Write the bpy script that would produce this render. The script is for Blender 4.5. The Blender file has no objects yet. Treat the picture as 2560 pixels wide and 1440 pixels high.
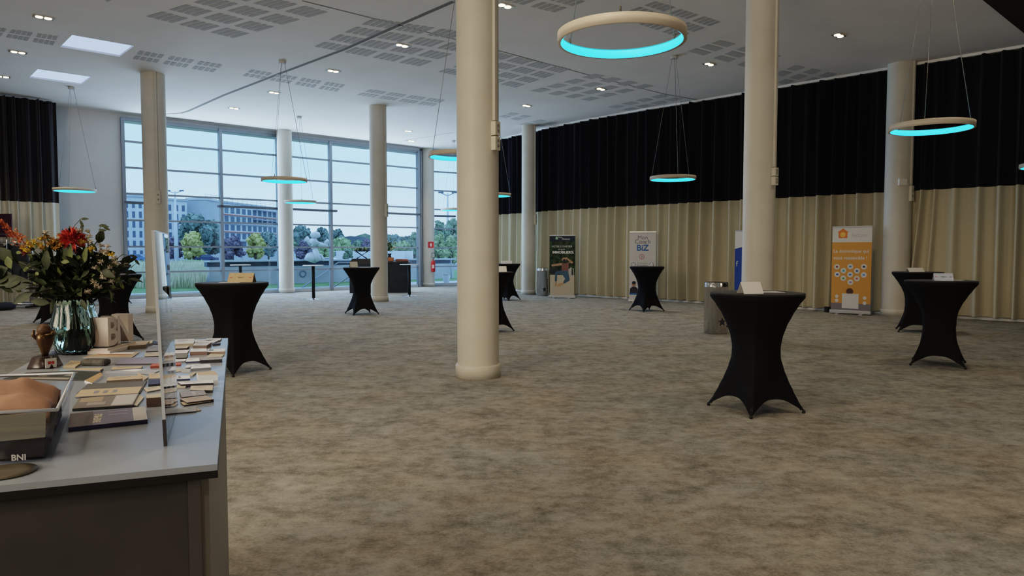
import bpy, bmesh, math, random
from mathutils import Vector, Matrix, noise
R = math.radians
rnd = random.Random(7)
scene = bpy.context.scene
COL = scene.collection

# ------------------------------------------------------------------ camera geometry (2560x1440)
F = 1790.0; H = 1.5; TH = math.atan(93 / F)
def ray(px, py):
    x = (px - 1280) / F; y = -(py - 720) / F
    return Vector((x, math.cos(TH) + y * math.sin(TH), -math.sin(TH) + y * math.cos(TH)))
def onz(px, py, z):
    r = ray(px, py); t = (z - H) / r.z
    return Vector((r.x * t, r.y * t, z))
def ony(px, py, Y):
    r = ray(px, py); t = Y / r.y
    return Vector((r.x * t, Y, H + r.z * t))
AL = R(42.5)
UA = Vector((math.cos(AL), math.sin(AL), 0)); UB = Vector((-math.sin(AL), math.cos(AL), 0))
def ab(a, b, z=0.0):
    return UA * a + UB * b + Vector((0, 0, z))
def to_ab(p):
    return (p.x * UA.x + p.y * UA.y, p.x * UB.x + p.y * UB.y)
CEIL = 5.75

# ------------------------------------------------------------------ materials
MATS = {}
def mat(name, color, rough=0.6, metal=0.0, emit=None, es=1.0, spec=0.5, trans=0.0, ior=1.45, alpha=1.0, coat=0.0):
    if name in MATS: return MATS[name]
    m = bpy.data.materials.new(name); m.use_nodes = True
    b = m.node_tree.nodes['Principled BSDF']
    b.inputs['Base Color'].default_value = (*color, 1)
    b.inputs['Roughness'].default_value = rough
    b.inputs['Metallic'].default_value = metal
    b.inputs['Specular IOR Level'].default_value = spec
    b.inputs['IOR'].default_value = ior
    b.inputs['Transmission Weight'].default_value = trans
    b.inputs['Coat Weight'].default_value = coat
    if emit:
        b.inputs['Emission Color'].default_value = (*emit, 1)
        b.inputs['Emission Strength'].default_value = es
    MATS[name] = m
    return m
def noisy(name, c1, c2, scale=5, rough=0.8, stretch=(1, 1, 1), detail=6, lo=0.35, hi=0.65, bump=0.0, bscale=80, spec=0.3, sheen=0.0):
    if name in MATS: return MATS[name]
    m = mat(name, c1, rough, spec=spec); nt = m.node_tree; N = nt.nodes; L = nt.links
    b = N['Principled BSDF']
    tc = N.new('ShaderNodeTexCoord'); mp = N.new('ShaderNodeMapping'); mp.inputs['Scale'].default_value = stretch
    nz = N.new('ShaderNodeTexNoise'); nz.inputs['Scale'].default_value = scale; nz.inputs['Detail'].default_value = detail
    cr = N.new('ShaderNodeValToRGB')
    cr.color_ramp.elements[0].position = lo; cr.color_ramp.elements[0].color = (*c1, 1)
    cr.color_ramp.elements[1].position = hi; cr.color_ramp.elements[1].color = (*c2, 1)
    L.new(tc.outputs['Object'], mp.inputs[0]); L.new(mp.outputs[0], nz.inputs[0]); L.new(nz.outputs[0], cr.inputs[0]); L.new(cr.outputs[0], b.inputs['Base Color'])
    if bump:
        n2 = N.new('ShaderNodeTexNoise'); n2.inputs['Scale'].default_value = bscale; n2.inputs['Detail'].default_value = 3
        bp = N.new('ShaderNodeBump'); bp.inputs['Strength'].default_value = bump; bp.inputs['Distance'].default_value = 0.01
        L.new(mp.outputs[0], n2.inputs[0]); L.new(n2.outputs[0], bp.inputs['Height']); L.new(bp.outputs[0], b.inputs['Normal'])
    if sheen: b.inputs['Sheen Weight'].default_value = sheen
    return m
def thin_glass(name, tint=(1, 1, 1), refl=0.08, rough=0.0, fres=True):
    m = bpy.data.materials.new(name); m.use_nodes = True; nt = m.node_tree; N = nt.nodes; L = nt.links
    N.clear(); o = N.new('ShaderNodeOutputMaterial'); mx = N.new('ShaderNodeMixShader')
    t = N.new('ShaderNodeBsdfTransparent'); t.inputs[0].default_value = (*tint, 1)
    g = N.new('ShaderNodeBsdfGlossy'); g.inputs['Roughness'].default_value = rough
    if fres:
        f = N.new('ShaderNodeFresnel'); f.inputs[0].default_value = 1.45; L.new(f.outputs[0], mx.inputs[0])
    else: mx.inputs[0].default_value = refl
    L.new(t.outputs[0], mx.inputs[1]); L.new(g.outputs[0], mx.inputs[2]); L.new(mx.outputs[0], o.inputs[0])
    MATS[name] = m
    return m

# carpet: grey taupe with cloudy streaks
def carpet_mat():
    m = mat('carpet_floor', (.3, .28, .25), 0.95, spec=0.15); nt = m.node_tree; N = nt.nodes; L = nt.links; b = N['Principled BSDF']
    tc = N.new('ShaderNodeTexCoord')
    def nz(scale, st, det, rg):
        mp = N.new('ShaderNodeMapping'); mp.inputs['Scale'].default_value = st; mp.inputs['Rotation'].default_value = (0, 0, 0)
        n = N.new('ShaderNodeTexNoise'); n.inputs['Scale'].default_value = scale; n.inputs['Detail'].default_value = det; n.inputs['Roughness'].default_value = rg
        L.new(tc.outputs['Object'], mp.inputs[0]); L.new(mp.outputs[0], n.inputs[0]); return n
    a = nz(2.6, (1.0, 1.15, 1), 8, .62); c = nz(9, (1, 1.2, 1), 6, .7); d = nz(60, (1, 1.1, 1), 3, .6)
    s1 = N.new('ShaderNodeMath'); s1.operation = 'MULTIPLY_ADD'; s1.inputs[1].default_value = .55
    s2 = N.new('ShaderNodeMath'); s2.operation = 'MULTIPLY_ADD'; s2.inputs[1].default_value = .45
    s0 = N.new('ShaderNodeMath'); s0.operation = 'MULTIPLY'; s0.inputs[1].default_value = .28
    L.new(d.outputs[0], s0.inputs[0]); L.new(c.outputs[0], s1.inputs[0]); L.new(s0.outputs[0], s1.inputs[2])
    L.new(a.outputs[0], s2.inputs[0]); L.new(s1.outputs[0], s2.inputs[2])
    cr = N.new('ShaderNodeValToRGB'); e = cr.color_ramp.elements
    e[0].position = .50; e[0].color = (.135, .126, .113, 1); e[1].position = .80; e[1].color = (.39, .37, .345, 1)
    x = e.new(.60); x.color = (.228, .217, .196, 1); x = e.new(.68); x.color = (.30, .288, .265, 1)
    L.new(s2.outputs[0], cr.inputs[0])
    hn = nz(1.1, (1, 1, 1), 4, .6); hr = N.new('ShaderNodeValToRGB'); hr.color_ramp.elements[0].position = .38; hr.color_ramp.elements[0].color = (.90, .98, 1.0, 1); hr.color_ramp.elements[1].position = .62; hr.color_ramp.elements[1].color = (1.0, .95, .86, 1)
    hm = N.new('ShaderNodeMix'); hm.data_type = 'RGBA'; hm.blend_type = 'MULTIPLY'; hm.inputs['Factor'].default_value = .6
    L.new(hn.outputs[0], hr.inputs[0]); L.new(cr.outputs[0], hm.inputs['A']); L.new(hr.outputs[0], hm.inputs['B']); L.new(hm.outputs['Result'], b.inputs['Base Color'])
    bp = N.new('ShaderNodeBump'); bp.inputs['Strength'].default_value = .35; bp.inputs['Distance'].default_value = .006
    L.new(d.outputs[0], bp.inputs['Height']); L.new(bp.outputs[0], b.inputs['Normal'])
    return m
M_carpet = carpet_mat()
M_ceil = noisy('ceiling_paint', (.80, .765, .73), (.84, .80, .765), 1.2, .85)
M_wall = noisy('wall_paint', (.66, .67, .68), (.71, .71, .72), 1.5, .8)
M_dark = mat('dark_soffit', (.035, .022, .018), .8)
M_colm = noisy('column_paint', (.56, .53, .465), (.60, .57, .505), 3, .45, bump=.05, bscale=30)
M_alu = mat('window_aluminium', (.30, .34, .40), .4, .3)
M_aluw = mat('white_aluminium', (.62, .66, .72), .4, .2)
M_white = mat('white_plastic', (.75, .74, .70), .4)
M_perf = mat('perforated_panel', (.47, .46, .455), .9)
M_groove = mat('groove_shadow', (.22, .215, .21), .9)
M_glass = thin_glass('window_glass', (.97, .99, 1.0))
M_acryl = thin_glass('clear_acrylic', (.95, .97, .99))
M_tub = thin_glass('tub_plastic', (.90, .91, .95), .10, .08, False)
M_ring = mat('ring_lacquer', (.56, .50, .42), .45)
M_led = mat('cyan_led', (.05, .5, .6), .5, emit=(.02, .56, .90), es=2.6)
M_bulb = mat('warm_bulb', (1, .9, .7), .5, emit=(1, .74, .42), es=9)
M_refl = mat('lamp_reflector', (.75, .74, .72), .25, .8)
M_wire = mat('steel_wire', (.35, .34, .32), .4, .6)
M_chrome = mat('chrome', (.75, .76, .78), .15, 1.0)
M_steel = mat('brushed_steel', (.62, .61, .60), .16, 1.0)
M_black = mat('black_lacquer', (.012, .012, .014), .35)
M_blackm = mat('matt_black', (.015, .015, .017), .8)
def cloth_mat(name, c, rough=.75, sheen=.3):
    return noisy(name, c, tuple(v * 1.5 + .002 for v in c), 220, rough, sheen=sheen, spec=.25)
M_spandex = cloth_mat('black_spandex', (.0035, .0035, .005), .8, .0)
M_topcl = cloth_mat('black_spandex_top', (.009, .009, .011), .6, .05)
M_cblack = cloth_mat('navy_black_curtain', (.0065, .0065, .012), .85, .10)
M_cream = noisy('cream_curtain', (.46, .42, .31), (.52, .475, .355), 60, .7, spec=.35, sheen=.25)
M_cplum = cloth_mat('plum_black_curtain', (.013, .009, .014), .85, .3)

# ------------------------------------------------------------------ mesh helpers
def link(name, me, m=None, parent=None):
    o = bpy.data.objects.new(name, me); COL.objects.link(o)
    if m is not None and me is not None:
        for k in (m if isinstance(m, (list, tuple)) else [m]): me.materials.append(k)
    if parent is not None: o.parent = parent
    return o
class MB:
    def __init__(s): s.bm = bmesh.new(); s.mi = 0; s.sm = False
    def quad(s, *p):
        f = s.bm.faces.new([s.bm.verts.new(Vector(q)) for q in p]); f.material_index = s.mi; return s
    def poly(s, pts): return s.quad(*pts)
    def box(s, x0, x1, y0, y1, z0, z1, M=None):
        c = [(x0, y0, z0), (x1, y0, z0), (x1, y1, z0), (x0, y1, z0), (x0, y0, z1), (x1, y0, z1), (x1, y1, z1), (x0, y1, z1)]
        v = [s.bm.verts.new((M @ Vector(q)) if M else Vector(q)) for q in c]
        for f in ((3, 2, 1, 0), (4, 5, 6, 7), (0, 1, 5, 4), (1, 2, 6, 5), (2, 3, 7, 6), (3, 0, 4, 7)):
            s.bm.faces.new([v[i] for i in f]).material_index = s.mi
        return s
    def prism(s, pts, d):           # polygon pts extruded by vector d
        d = Vector(d); a = [s.bm.verts.new(Vector(p)) for p in pts]; b = [s.bm.verts.new(Vector(p) + d) for p in pts]; n = len(pts)
        s.bm.faces.new(list(reversed(a))).material_index = s.mi; s.bm.faces.new(b).material_index = s.mi
        for i in range(n): s.bm.faces.new([a[i], a[(i + 1) % n], b[(i + 1) % n], b[i]]).material_index = s.mi
        return s
    def lathe(s, prof, n=24, M=None, cap=True, fn=None):
        rows = []
        for r, z in prof:
            row = []
            for i in range(n):
                t = 2 * math.pi * i / n; rr = fn(r, z, t) if fn else r
                q = Vector((rr * math.cos(t), rr * math.sin(t), z)); row.append(s.bm.verts.new(M @ q if M else q))
            rows.append(row)
        for a, b in zip(rows, rows[1:]):
            for i in range(n):
                f = s.bm.faces.new([a[i], a[(i + 1) % n], b[(i + 1) % n], b[i]]); f.smooth = True; f.material_index = s.mi
        if cap:
            s.bm.faces.new(list(reversed(rows[0]))).material_index = s.mi; s.bm.faces.new(rows[-1]).material_index = s.mi
        return s
    def cyl(s, p, r, h, n=20, r2=None):
        return s.lathe([(r, 0), (r2 or r, h)], n, Matrix.Translation(Vector(p)))
    def tube(s, pts, r, n=6, radii=None, cap=True):
        pts = [Vector(p) for p in pts]; rows = []
        for i, p in enumerate(pts):
            d = (pts[min(i + 1, len(pts) - 1)] - pts[max(i - 1, 0)])
            if d.length < 1e-9: d = Vector((0, 0, 1))
            d.normalize(); up = Vector((0, 0, 1)) if abs(d.z) < .95 else Vector((1, 0, 0))
            u = d.cross(up).normalized(); w = d.cross(u); rr = radii[i] if radii else r
            rows.append([s.bm.verts.new(p + (u * math.cos(2 * math.pi * k / n) + w * math.sin(2 * math.pi * k / n)) * rr) for k in range(n)])
        for a, b in zip(rows, rows[1:]):
            for i in range(n):
                f = s.bm.faces.new([a[i], a[(i + 1) % n], b[(i + 1) % n], b[i]]); f.smooth = True; f.material_index = s.mi
        if cap:
            s.bm.faces.new(list(reversed(rows[0]))).material_index = s.mi; s.bm.faces.new(rows[-1]).material_index = s.mi
        return s
    def blob(s, c, r, sub=2, jit=0.0, seed=0, sc=(1, 1, 1)):
        res = bmesh.ops.create_icosphere(s.bm, subdivisions=sub, radius=1)
        for v in res['verts']:
            k = 1 + jit * noise.noise(v.co * 2.3 + Vector((seed, seed * 2, 0)))
            v.co = Vector((v.co.x * r * sc[0] * k, v.co.y * r * sc[1] * k, v.co.z * r * sc[2] * k)) + Vector(c)
        for f in {f for v in res['verts'] for f in v.link_faces}: f.smooth = True; f.material_index = s.mi
        return s
    def leaf(s, p, d, L, W, up=None, bend=.15):   # pointed leaf of 6 faces-ish
        p = Vector(p); d = Vector(d).normalized(); up = Vector(up) if up else Vector((0, 0, 1))
        w = d.cross(up)
        if w.length < 1e-3: w = Vector((1, 0, 0))
        w.normalize(); n = w.cross(d)
        pr = [(0, .08), (.25, .8), (.5, 1), (.78, .6), (1, .03)]
        rows = []
        for t, k in pr:
            c = p + d * (L * t) - n * (bend * L * t * t)
            rows.append([s.bm.verts.new(c - w * W * .5 * k + n * W * .12 * k), s.bm.verts.new(c), s.bm.verts.new(c + w * W * .5 * k + n * W * .12 * k)])
        for a, b in zip(rows, rows[1:]):
            for i in (0, 1):
                f = s.bm.faces.new([a[i], a[i + 1], b[i + 1], b[i]]); f.smooth = True; f.material_index = s.mi
        return s
    def build(s, name, m, parent=None, bevel=0, smooth=False):
        bmesh.ops.recalc_face_normals(s.bm, faces=s.bm.faces) if not s.sm else None
        me = bpy.data.meshes.new(name); s.bm.to_mesh(me); s.bm.free()
        if smooth:
            for p in me.polygons: p.use_smooth = True
        o = link(name, me, m, parent)
        if bevel:
            b = o.modifiers.new('bevel', 'BEVEL'); b.width = bevel; b.segments = 2; b.limit_method = 'ANGLE'
        return o
def tag(o, label=None, cat=None, group=None, kind=None):
    if label: o['label'] = label
    if cat: o['category'] = cat
    if group: o['group'] = group
    if kind: o['kind'] = kind
    return o
def thing(name, label, cat, loc=(0, 0, 0), rz=0, group=None):
    o = link(name, None); o.location = loc; o.rotation_euler = (0, 0, rz)
    return tag(o, label, cat, group)
def struct(o): o['kind'] = 'structure'; return o
def copy_tree(o, parent=None):
    c = o.copy(); COL.objects.link(c)
    if parent is not None: c.parent = parent
    for ch in [k for k in COL.objects if k.parent == o and k != c]: copy_tree(ch, c)
    return c
def text(s, size, m, name='lettering', parent=None, M=Matrix.Identity(4), ax='CENTER', ay='CENTER', ext=0.0, bold=0.0, space=1.0):
    cu = bpy.data.curves.new('txt', 'FONT'); cu.body = s; cu.size = size; cu.align_x = ax; cu.align_y = ay; cu.extrude = ext; cu.offset = bold; cu.space_character = space; cu.resolution_u = 3
    t = bpy.data.objects.new('txt', cu); COL.objects.link(t)
    dg = bpy.context.evaluated_depsgraph_get(); me = bpy.data.meshes.new_from_object(t.evaluated_get(dg))
    bpy.data.objects.remove(t); bpy.data.curves.remove(cu)
    me.materials.clear(); me.name = name; me.transform(M)
    return link(name, me, m, parent)
XZ = Matrix.Rotation(math.pi / 2, 4, 'X')     # text standing upright facing -Y
def T(x, y, z): return Matrix.Translation((x, y, z))
def RZ(a): return Matrix.Rotation(a, 4, 'Z')

# ------------------------------------------------------------------ room shell
def plane_poly(name, pts, m, z=0): return MB().poly([(p[0], p[1], z) for p in pts]).build(name, m)
A0, A1, B0, B1 = -7.0, 18.35, -6.0, 24.72
WIN = lambda X: Vector((X, 22.53 + .9166 * (X + 12.01), 0))    # foot line of the window wall
K1 = WIN(-3.85); K2 = Vector((-3.72, 30.9, 0)); K3 = Vector((-1.55, 32.16, 0)); K4 = Vector((-.45, 27.95, 0)); K5 = ab(A1, -6)
LW = WIN(-12.12)
BL = ab(A0, B0); WL = ab(A0, B1)
floor_pts = [BL, ab(A1, B0), Vector((11.75, 14.95, 0)), K4, K3, K2, K1, LW, WIN(-24) if False else WL]
struct(plane_poly('floor', floor_pts, M_carpet))
# ceiling with two skylight wells
SK = [(3.88, 17.01), (3.85, 20.62)]; hs = .56
bmc = MB()
acut = [A0, 3.865 - hs, 3.865 + hs, 22.5]; bcut = [B0, 17.01 - hs, 17.01 + hs, 20.62 - hs, 20.62 + hs, 26.5]
for i in range(3):
    for j in range(5):
        if i == 1 and j in (1, 3): continue
        bmc.quad(ab(acut[i], bcut[j], CEIL), ab(acut[i + 1], bcut[j], CEIL), ab(acut[i + 1], bcut[j + 1], CEIL), ab(acut[i], bcut[j + 1], CEIL))
struct(bmc.build('ceiling', M_ceil))
bmr = MB()   # roof slab over the ceiling, open over the wells
for i in range(3):
    for j in range(5):
        if i == 1 and j in (1, 3): continue
        bmr.quad(ab(acut[i], bcut[j], CEIL + .35), ab(acut[i + 1], bcut[j], CEIL + .35), ab(acut[i + 1], bcut[j + 1], CEIL + .35), ab(acut[i], bcut[j + 1], CEIL + .35))
struct(bmr.build('trim_1', M_dark))
for k, (a, b) in enumerate(SK):
    root = link('window_%d' % (5 + k), None); root['kind'] = 'structure'
    w = MB(); z0, z1 = CEIL, CEIL + .35; c = [(-hs, -hs), (hs, -hs), (hs, hs), (-hs, hs)]
    for i in range(4):
        p, q = c[i], c[(i + 1) % 4]
        w.quad(ab(3.865 + p[0], b + p[1], z0), ab(3.865 + q[0], b + q[1], z0), ab(3.865 + q[0], b + q[1], z1), ab(3.865 + p[0], b + p[1], z1))
    w.build('shaft', M_wall, root)
    g = MB().quad(*[ab(3.865 + p[0], b + p[1], CEIL + .04) for p in c]).build('pane', mat('skylight_glow', (.8, .85, .95), .5, emit=(.42, .60, 1.0), es=.95), root)  # pane glows by emission in place of sky light coming through
# walls
def wall(name, p, q, z0=0, z1=CEIL, m=M_wall):
    return struct(MB().quad((p.x, p.y, z0), (q.x, q.y, z0), (q.x, q.y, z1), (p.x, p.y, z1)).build(name, m))
wall('wall_left', BL, WL)
wall('wall_back', BL, ab(A1, B0), m=mat('back_wall_paint', (.42, .36, .29), .8))
wall('wall_right', ab(A1, B0), Vector((11.75, 14.95, 0))); 
wall('wall_curtain_side', Vector((11.75, 14.95, 0)), K4)
wall('wall_alcove', K4, K3)
wall('wall_window_side', WL, LW)
# header over the glazing
def header(name, p, q, z0=5.62, t=.10):
    d = (q - p).normalized(); n = Vector((-d.y, d.x, 0))
    return struct(MB().prism([p + Vector((0, 0, z0)), q + Vector((0, 0, z0)), q + n * t + Vector((0, 0, z0)), p + n * t + Vector((0, 0, z0))], (0, 0, CEIL - z0)).build(name, M_aluw))
# curtain-wall glazing
ROWS = [.05, .82, 1.63, 2.46, 3.29, 4.10, 4.91, 5.60]
def glazing(name, p, q, verts, extra=()):
    root = link(name, None); root['kind'] = 'structure'
    d = (q - p); Lg = d.length; d.normalize(); n = Vector((-d.y, d.x, 0)); Z = Vector((0, 0, 1))
    def bar(a, b, w, dep, mm, nm):
        ax = (b - a).normalized(); side = ax.cross(n).normalized()
        c = [a + side * w / 2 - n * dep, a - side * w / 2 - n * dep, a - side * w / 2 + n * .06, a + side * w / 2 + n * .06]
        MB().prism(c, b - a).build(nm, mm, root)
    for t in verts: bar(p + d * t, p + d * t + Z * 5.62, .10, .10, M_alu, 'mullion')
    for z in ROWS: bar(p + Z * z, q + Z * z, .055 if 0.1 < z < 5.5 else .10, .05, M_alu if z > .1 else M_aluw, 'transom')
    vs = [0] + [v for v in verts if .3 < v < Lg - .3] + [Lg]
    for a, b in zip(vs, vs[1:]):
        MB().quad(p + d * a, p + d * b, p + d * b + Z * 5.62, p + d * a + Z * 5.62).build('pane', M_glass, root)
    for a, b in extra: bar(p + d * a + Z * 3.01, p + d * b + Z * 3.01, .075, .10, mat('dark_bar', (.12, .14, .17), .5), 'rail')
    return root
WD = (K1 - LW); WLn = WD.length; WD.normalize()
def wt(X): return (WIN(X) - LW).length * (1 if X > -12.12 else -1)
glazing('window_1', LW, K1, [0.02] + [wt(x) for x in (-11.4, -9.9, -8.4, -6.88, -5.36, -3.92)], [(0, wt(-11.4)), (wt(-9.98), wt(-8.4)), (wt(-8.4), wt(-6.7)), (wt(-5.36), wt(-3.85))])
glazing('window_2', K1, K2, [.05, (K2 - K1).length - .05])
glazing('window_3', K2, K3, [.02, 2.4], [(0, 1.4)])
header('trim_2', LW, K1); header('trim_3', K2, K3); header('trim_4', K1, K2)
# dark soffit over the camera side
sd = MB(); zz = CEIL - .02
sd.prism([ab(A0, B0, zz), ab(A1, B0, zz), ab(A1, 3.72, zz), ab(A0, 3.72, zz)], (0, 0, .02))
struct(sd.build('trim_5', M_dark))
# skirting strip below the curtain wall
def along(name, z0, z1, off, th, m):
    pts = [Vector((x, y, 0)) for x, y in [(-.42, 27.5), (1.0, 25.35), (2.15, 23.8), (3.9, 21.85), (5.35, 20.45), (7.4, 18.35), (9.1, 16.6), (11.3, 14.45)]]; g = MB()
    for a, b in zip(pts, pts[1:]):
        d = (b - a).normalized(); n = Vector((-d.y, d.x, 0)); a2, b2 = a + n * off + Vector((0, 0, z0)), b + n * off + d * .02 + Vector((0, 0, z0))
        g.prism([a2, b2, b2 + n * th, a2 + n * th], (0, 0, z1 - z0))
    return struct(g.build(name, m))
along('baseboard_right', .002, .06, .0, .05, mat('white_skirting', (.8, .8, .78), .5))
along('trim_6', 5.69, 5.748, -.12, .10, mat('white_cove', (.8, .8, .8), .6))
# ceiling joints
def groove(name, pts, w=.045):
    g = MB(); P = [onz(x, y, CEIL - .003) for x, y in pts]
    for a, b in zip(P, P[1:]):
        d = (b - a).normalized(); n = Vector((-d.y, d.x, 0)) * w / 2
        g.quad(a - n, b - n, b + n, a + n)
    return struct(g.build(name, M_groove))
groove('trim_7', [(1134, 4), (1000, 62), (860, 124), (700, 184), (560, 238), (470, 278), (452, 283), (414, 285)], .09)
groove('trim_8', [(755, 2), (1000, 63), (1250, 128), (1500, 195), (1660, 235), (1790, 258)], .035)
groove('trim_9', [(414, 293), (690, 325), (920, 353), (1045, 369)], .04)
groove('trim_10', [(1010, 352), (1110, 335), (1137, 331)], .03)

# perforated acoustic fields: quads of pixel corners on the ceiling, nu x nv panels of 4 slots
def perf(idx, corners, nu, nv, slots=4, fu=.84, fv=.70, m=M_perf, along='u'):
    P = [onz(x, y, CEIL - .004) for x, y in corners]   # corners order: u0v0,u1v0,u1v1,u0v1
    g = MB()
    def pt(u, v): return P[0] * (1 - u) * (1 - v) + P[1] * u * (1 - v) + P[2] * u * v + P[3] * (1 - u) * v
    for i in range(nu):
        for j in range(nv):
            for k in range(slots):
                u0 = (i + (1 - fu) / 2 + fu * k / slots) / nu; u1 = u0 + fu / slots / nu * .72
                v0 = (j + (1 - fv) / 2) / nv; v1 = v0 + fv / nv
                g.quad(pt(u0, v0), pt(u1, v0), pt(u1, v1), pt(u0, v1))
    return struct(g.build('trim_%d' % idx, m))
perf(11, [(350, 42), (585, 100), (840, 30), (600, -32)], 3, 4)
perf(12, [(775, 118), (1050, 170), (1262, 92), (935, 42)], 4, 4)
perf(13, [(600, 190), (848, 232), (872, 212), (625, 172)], 4, 2)
perf(14, [(885, 238), (1085, 268), (1122, 250), (925, 222)], 4, 2, m=mat('perforated_panel_b', (.52, .51, .50), .9))
perf(15, [(325, 148), (540, 184), (568, 162), (345, 124)], 3, 2)
perf(16, [(-60, 82), (140, 117), (155, 90), (-40, 62)], 3, 2)
perf(17, [(1085, 180), (1290, 222), (1440, 172), (1245, 128)], 4, 4)
perf(18, [(1315, 228), (1480, 256), (1655, 216), (1490, 182)], 4, 4, slots=1, fu=.8, m=mat('perforated_panel_c', (.53, .52, .51), .9))
perf(19, [(1510, 268), (1650, 292), (1790, 262), (1655, 234)], 4, 4, slots=1, fu=.8, m=mat('perforated_panel_d', (.56, .55, .54), .9))
perf(20, [(1525, 40), (1700, 98), (1815, 55), (1640, 0)], 3, 3)
perf(21, [(1710, 128), (1890, 178), (1975, 142), (1800, 98)], 3, 3, slots=1, fu=.85, m=mat('perforated_panel_c', (.4, .4, .4)))
perf(22, [(1895, 200), (2010, 222), (2110, 186), (1990, 160)], 3, 3, slots=1, fu=.85, m=mat('perforated_panel_d', (.4, .4, .4)))
perf(23, [(1230, -2), (1390, 36), (1480, 4), (1330, -40)], 2, 2)
perf(24, [(200, -30), (260, 12), (340, -20), (290, -60)], 2, 1)
perf(25, [(1240, 292), (1300, 304), (1340, 292), (1280, 280)], 2, 2, slots=1, fu=.85, m=mat('perforated_panel_d', (.4, .4, .4)))
perf(26, [(1290, 312), (1380, 326), (1440, 312), (1350, 298)], 3, 2, slots=1, fu=.85, m=mat('perforated_panel_d', (.4, .4, .4)))

# ------------------------------------------------------------------ columns
def column(px, py, r, lab, conduit=None, wid=.5):
    p = Vector((px, py, 0)); root = thing('round_column', lab, 'column', p)
    MB().lathe([(r, 0), (r, CEIL)], 48, cap=False).build('shaft', M_colm, root)
    MB().lathe([(r, 0), (r + .022, 0), (r + .022, .14), (r + .012, .155), (r, .156)], 48, cap=False).build('base_collar', M_colm, root)
    if conduit:
        az, z0, z1, boxes = conduit; az = R(az)
        M = RZ(az)
        MB().box(r - .01, r + .035, -.022, .022, z1, CEIL, M).build('cable_duct', M_colm, root)
        for k in range(boxes):
            za = z0 + (z1 - z0) * k / boxes; zb = za + (z1 - z0) / boxes - .012
            b = MB().box(r - .01, r + .06, -.045, .045, za, zb, M).build('socket_box', mat('box_plastic', (.62, .59, .5), .45), root)
            for q in (.32, .68):
                zc = za + (zb - za) * q
                MB().lathe([(.022, 0), (.022, .008)], 14, M @ T(r + .058, 0, zc) @ Matrix.Rotation(math.pi / 2, 4, 'Y')).build('socket', mat('socket_grey', (.28, .27, .25), .5), b)
    return root
column(-.405, 8.52, .248, 'thick cream round column nearest the camera, in the middle of the hall', (-38, 2.66, 3.0, 2))
column(-8.66, 17.50, .27, 'cream round column just left of the window wall, between bouquet and first tall table', (-55, 2.63, 2.95, 1))
column(-8.05, 25.55, .255, 'white round column against the window wall, behind two overlapping lit rings')
column(-3.95, 21.30, .25, 'cream round column in front of the black bar counter and windows', (-25, 2.5, 2.9, 1))
column(-3.50, 30.15, .24, 'slim white round column carrying the red fire extinguisher')
column(.565, 24.6, .232, 'slim white round column beside the start of the long curtain and steel bin', (-28, 2.4, 2.75, 1))
column(3.92, 11.42, .245, 'cream round column behind the nearest tall table and its steel bin', (-52, 2.52, 2.80, 2))
c8 = column(8.88, 16.55, .29, 'cream round column right of the orange banner, with a small white box on it', (-62, 2.62, 2.98, 1))
bx = MB().box(-.16, .02, -.33, -.27, 2.98, 3.12).build('junction_box', M_white, c8)
MB().tube([(-.04, -.30, 3.04), (.05, -.30, 3.0), (.16, -.27, 3.02)], .012).build('cable', M_white, c8)

# ------------------------------------------------------------------ curtains
def curtain(name, label, pts, zsplit, ztop, mt, ml, per=.30, amp=.075, seed=1, flare=None, zbot=.075, group=None):
    pts = [Vector((x, y, 0)) for x, y in pts]
    root = thing(name, label, 'curtain', (0, 0, 0), 0, group)
    seg = [(b - a).length for a, b in zip(pts, pts[1:])]; tot = sum(seg)
    def at(s):
        for i, L in enumerate(seg):
            if s <= L or i == len(seg) - 1:
                t = s / L; d = (pts[i + 1] - pts[i]).normalized()
                return pts[i] + (pts[i + 1] - pts[i]) * t, Vector((-d.y, d.x, 0))
            s -= L
    r = random.Random(seed); knots = [0]; amps = []
    while knots[-1] < tot: knots.append(knots[-1] + per * r.uniform(.65, 1.4)); amps.append(r.uniform(.6, 1.3))
    xs = []
    for i in range(len(knots) - 1):
        for k in range(14):
            s = knots[i] + (knots[i + 1] - knots[i]) * k / 14
            if s <= tot: xs.append((s, k / 14, amps[i]))
    def off(s, ph, am, z):
        v = (z / ztop)
        w = (1 - v)
        broad = (0.5 - 0.5 * math.cos(2 * math.pi * ph))
        sharp = broad ** .6
        fine = .35 * math.sin(2 * math.pi * (s / (per * .43)) + 1.3) * (v ** 2)
        k = noise.noise(Vector((s * 1.3, z * .45, seed)))
        dlt = ph - .5; ridge = math.exp(-(abs(dlt) / .15) ** 2.6)
        return amp * (am * (ridge * (.75 + .35 * w) + .35 * broad) + fine * .6 + .25 * k)
    def sheet(nm, z0, z1, m, nz):
        g = MB(); g.sm = True; rows = []
        for j in range(nz + 1):
            z = z0 + (z1 - z0) * j / nz; row = []
            for s, ph, am in xs:
                p, n = at(s); sh = 0
                if flare: sh = flare(s, z)
                d = (pts[-1] - pts[0]).normalized()
                zt = z + (.03 * noise.noise(Vector((s * 5, 0, seed))) if z >= ztop - .01 else 0)
                if abs(z - zsplit) < .01: zt += 0
                q = p + d * sh - n * off(s, ph, am, z); row.append(g.bm.verts.new((q.x, q.y, zt)))
            rows.append(row)
        for a, b in zip(rows, rows[1:]):
            for i in range(len(a) - 1):
                f = g.bm.faces.new([a[i], a[i + 1], b[i + 1], b[i]]); f.smooth = True
        g.build(nm, m, root)
    sheet('upper_panel', zsplit, ztop, mt, 10); sheet('lower_panel', zbot, zsplit, ml, 8)
    return root
CP = [(-.42, 27.5), (1.0, 25.35), (2.15, 23.8), (3.9, 21.85), (5.35, 20.45), (7.4, 18.35), (8.95, 16.75)]
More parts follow.
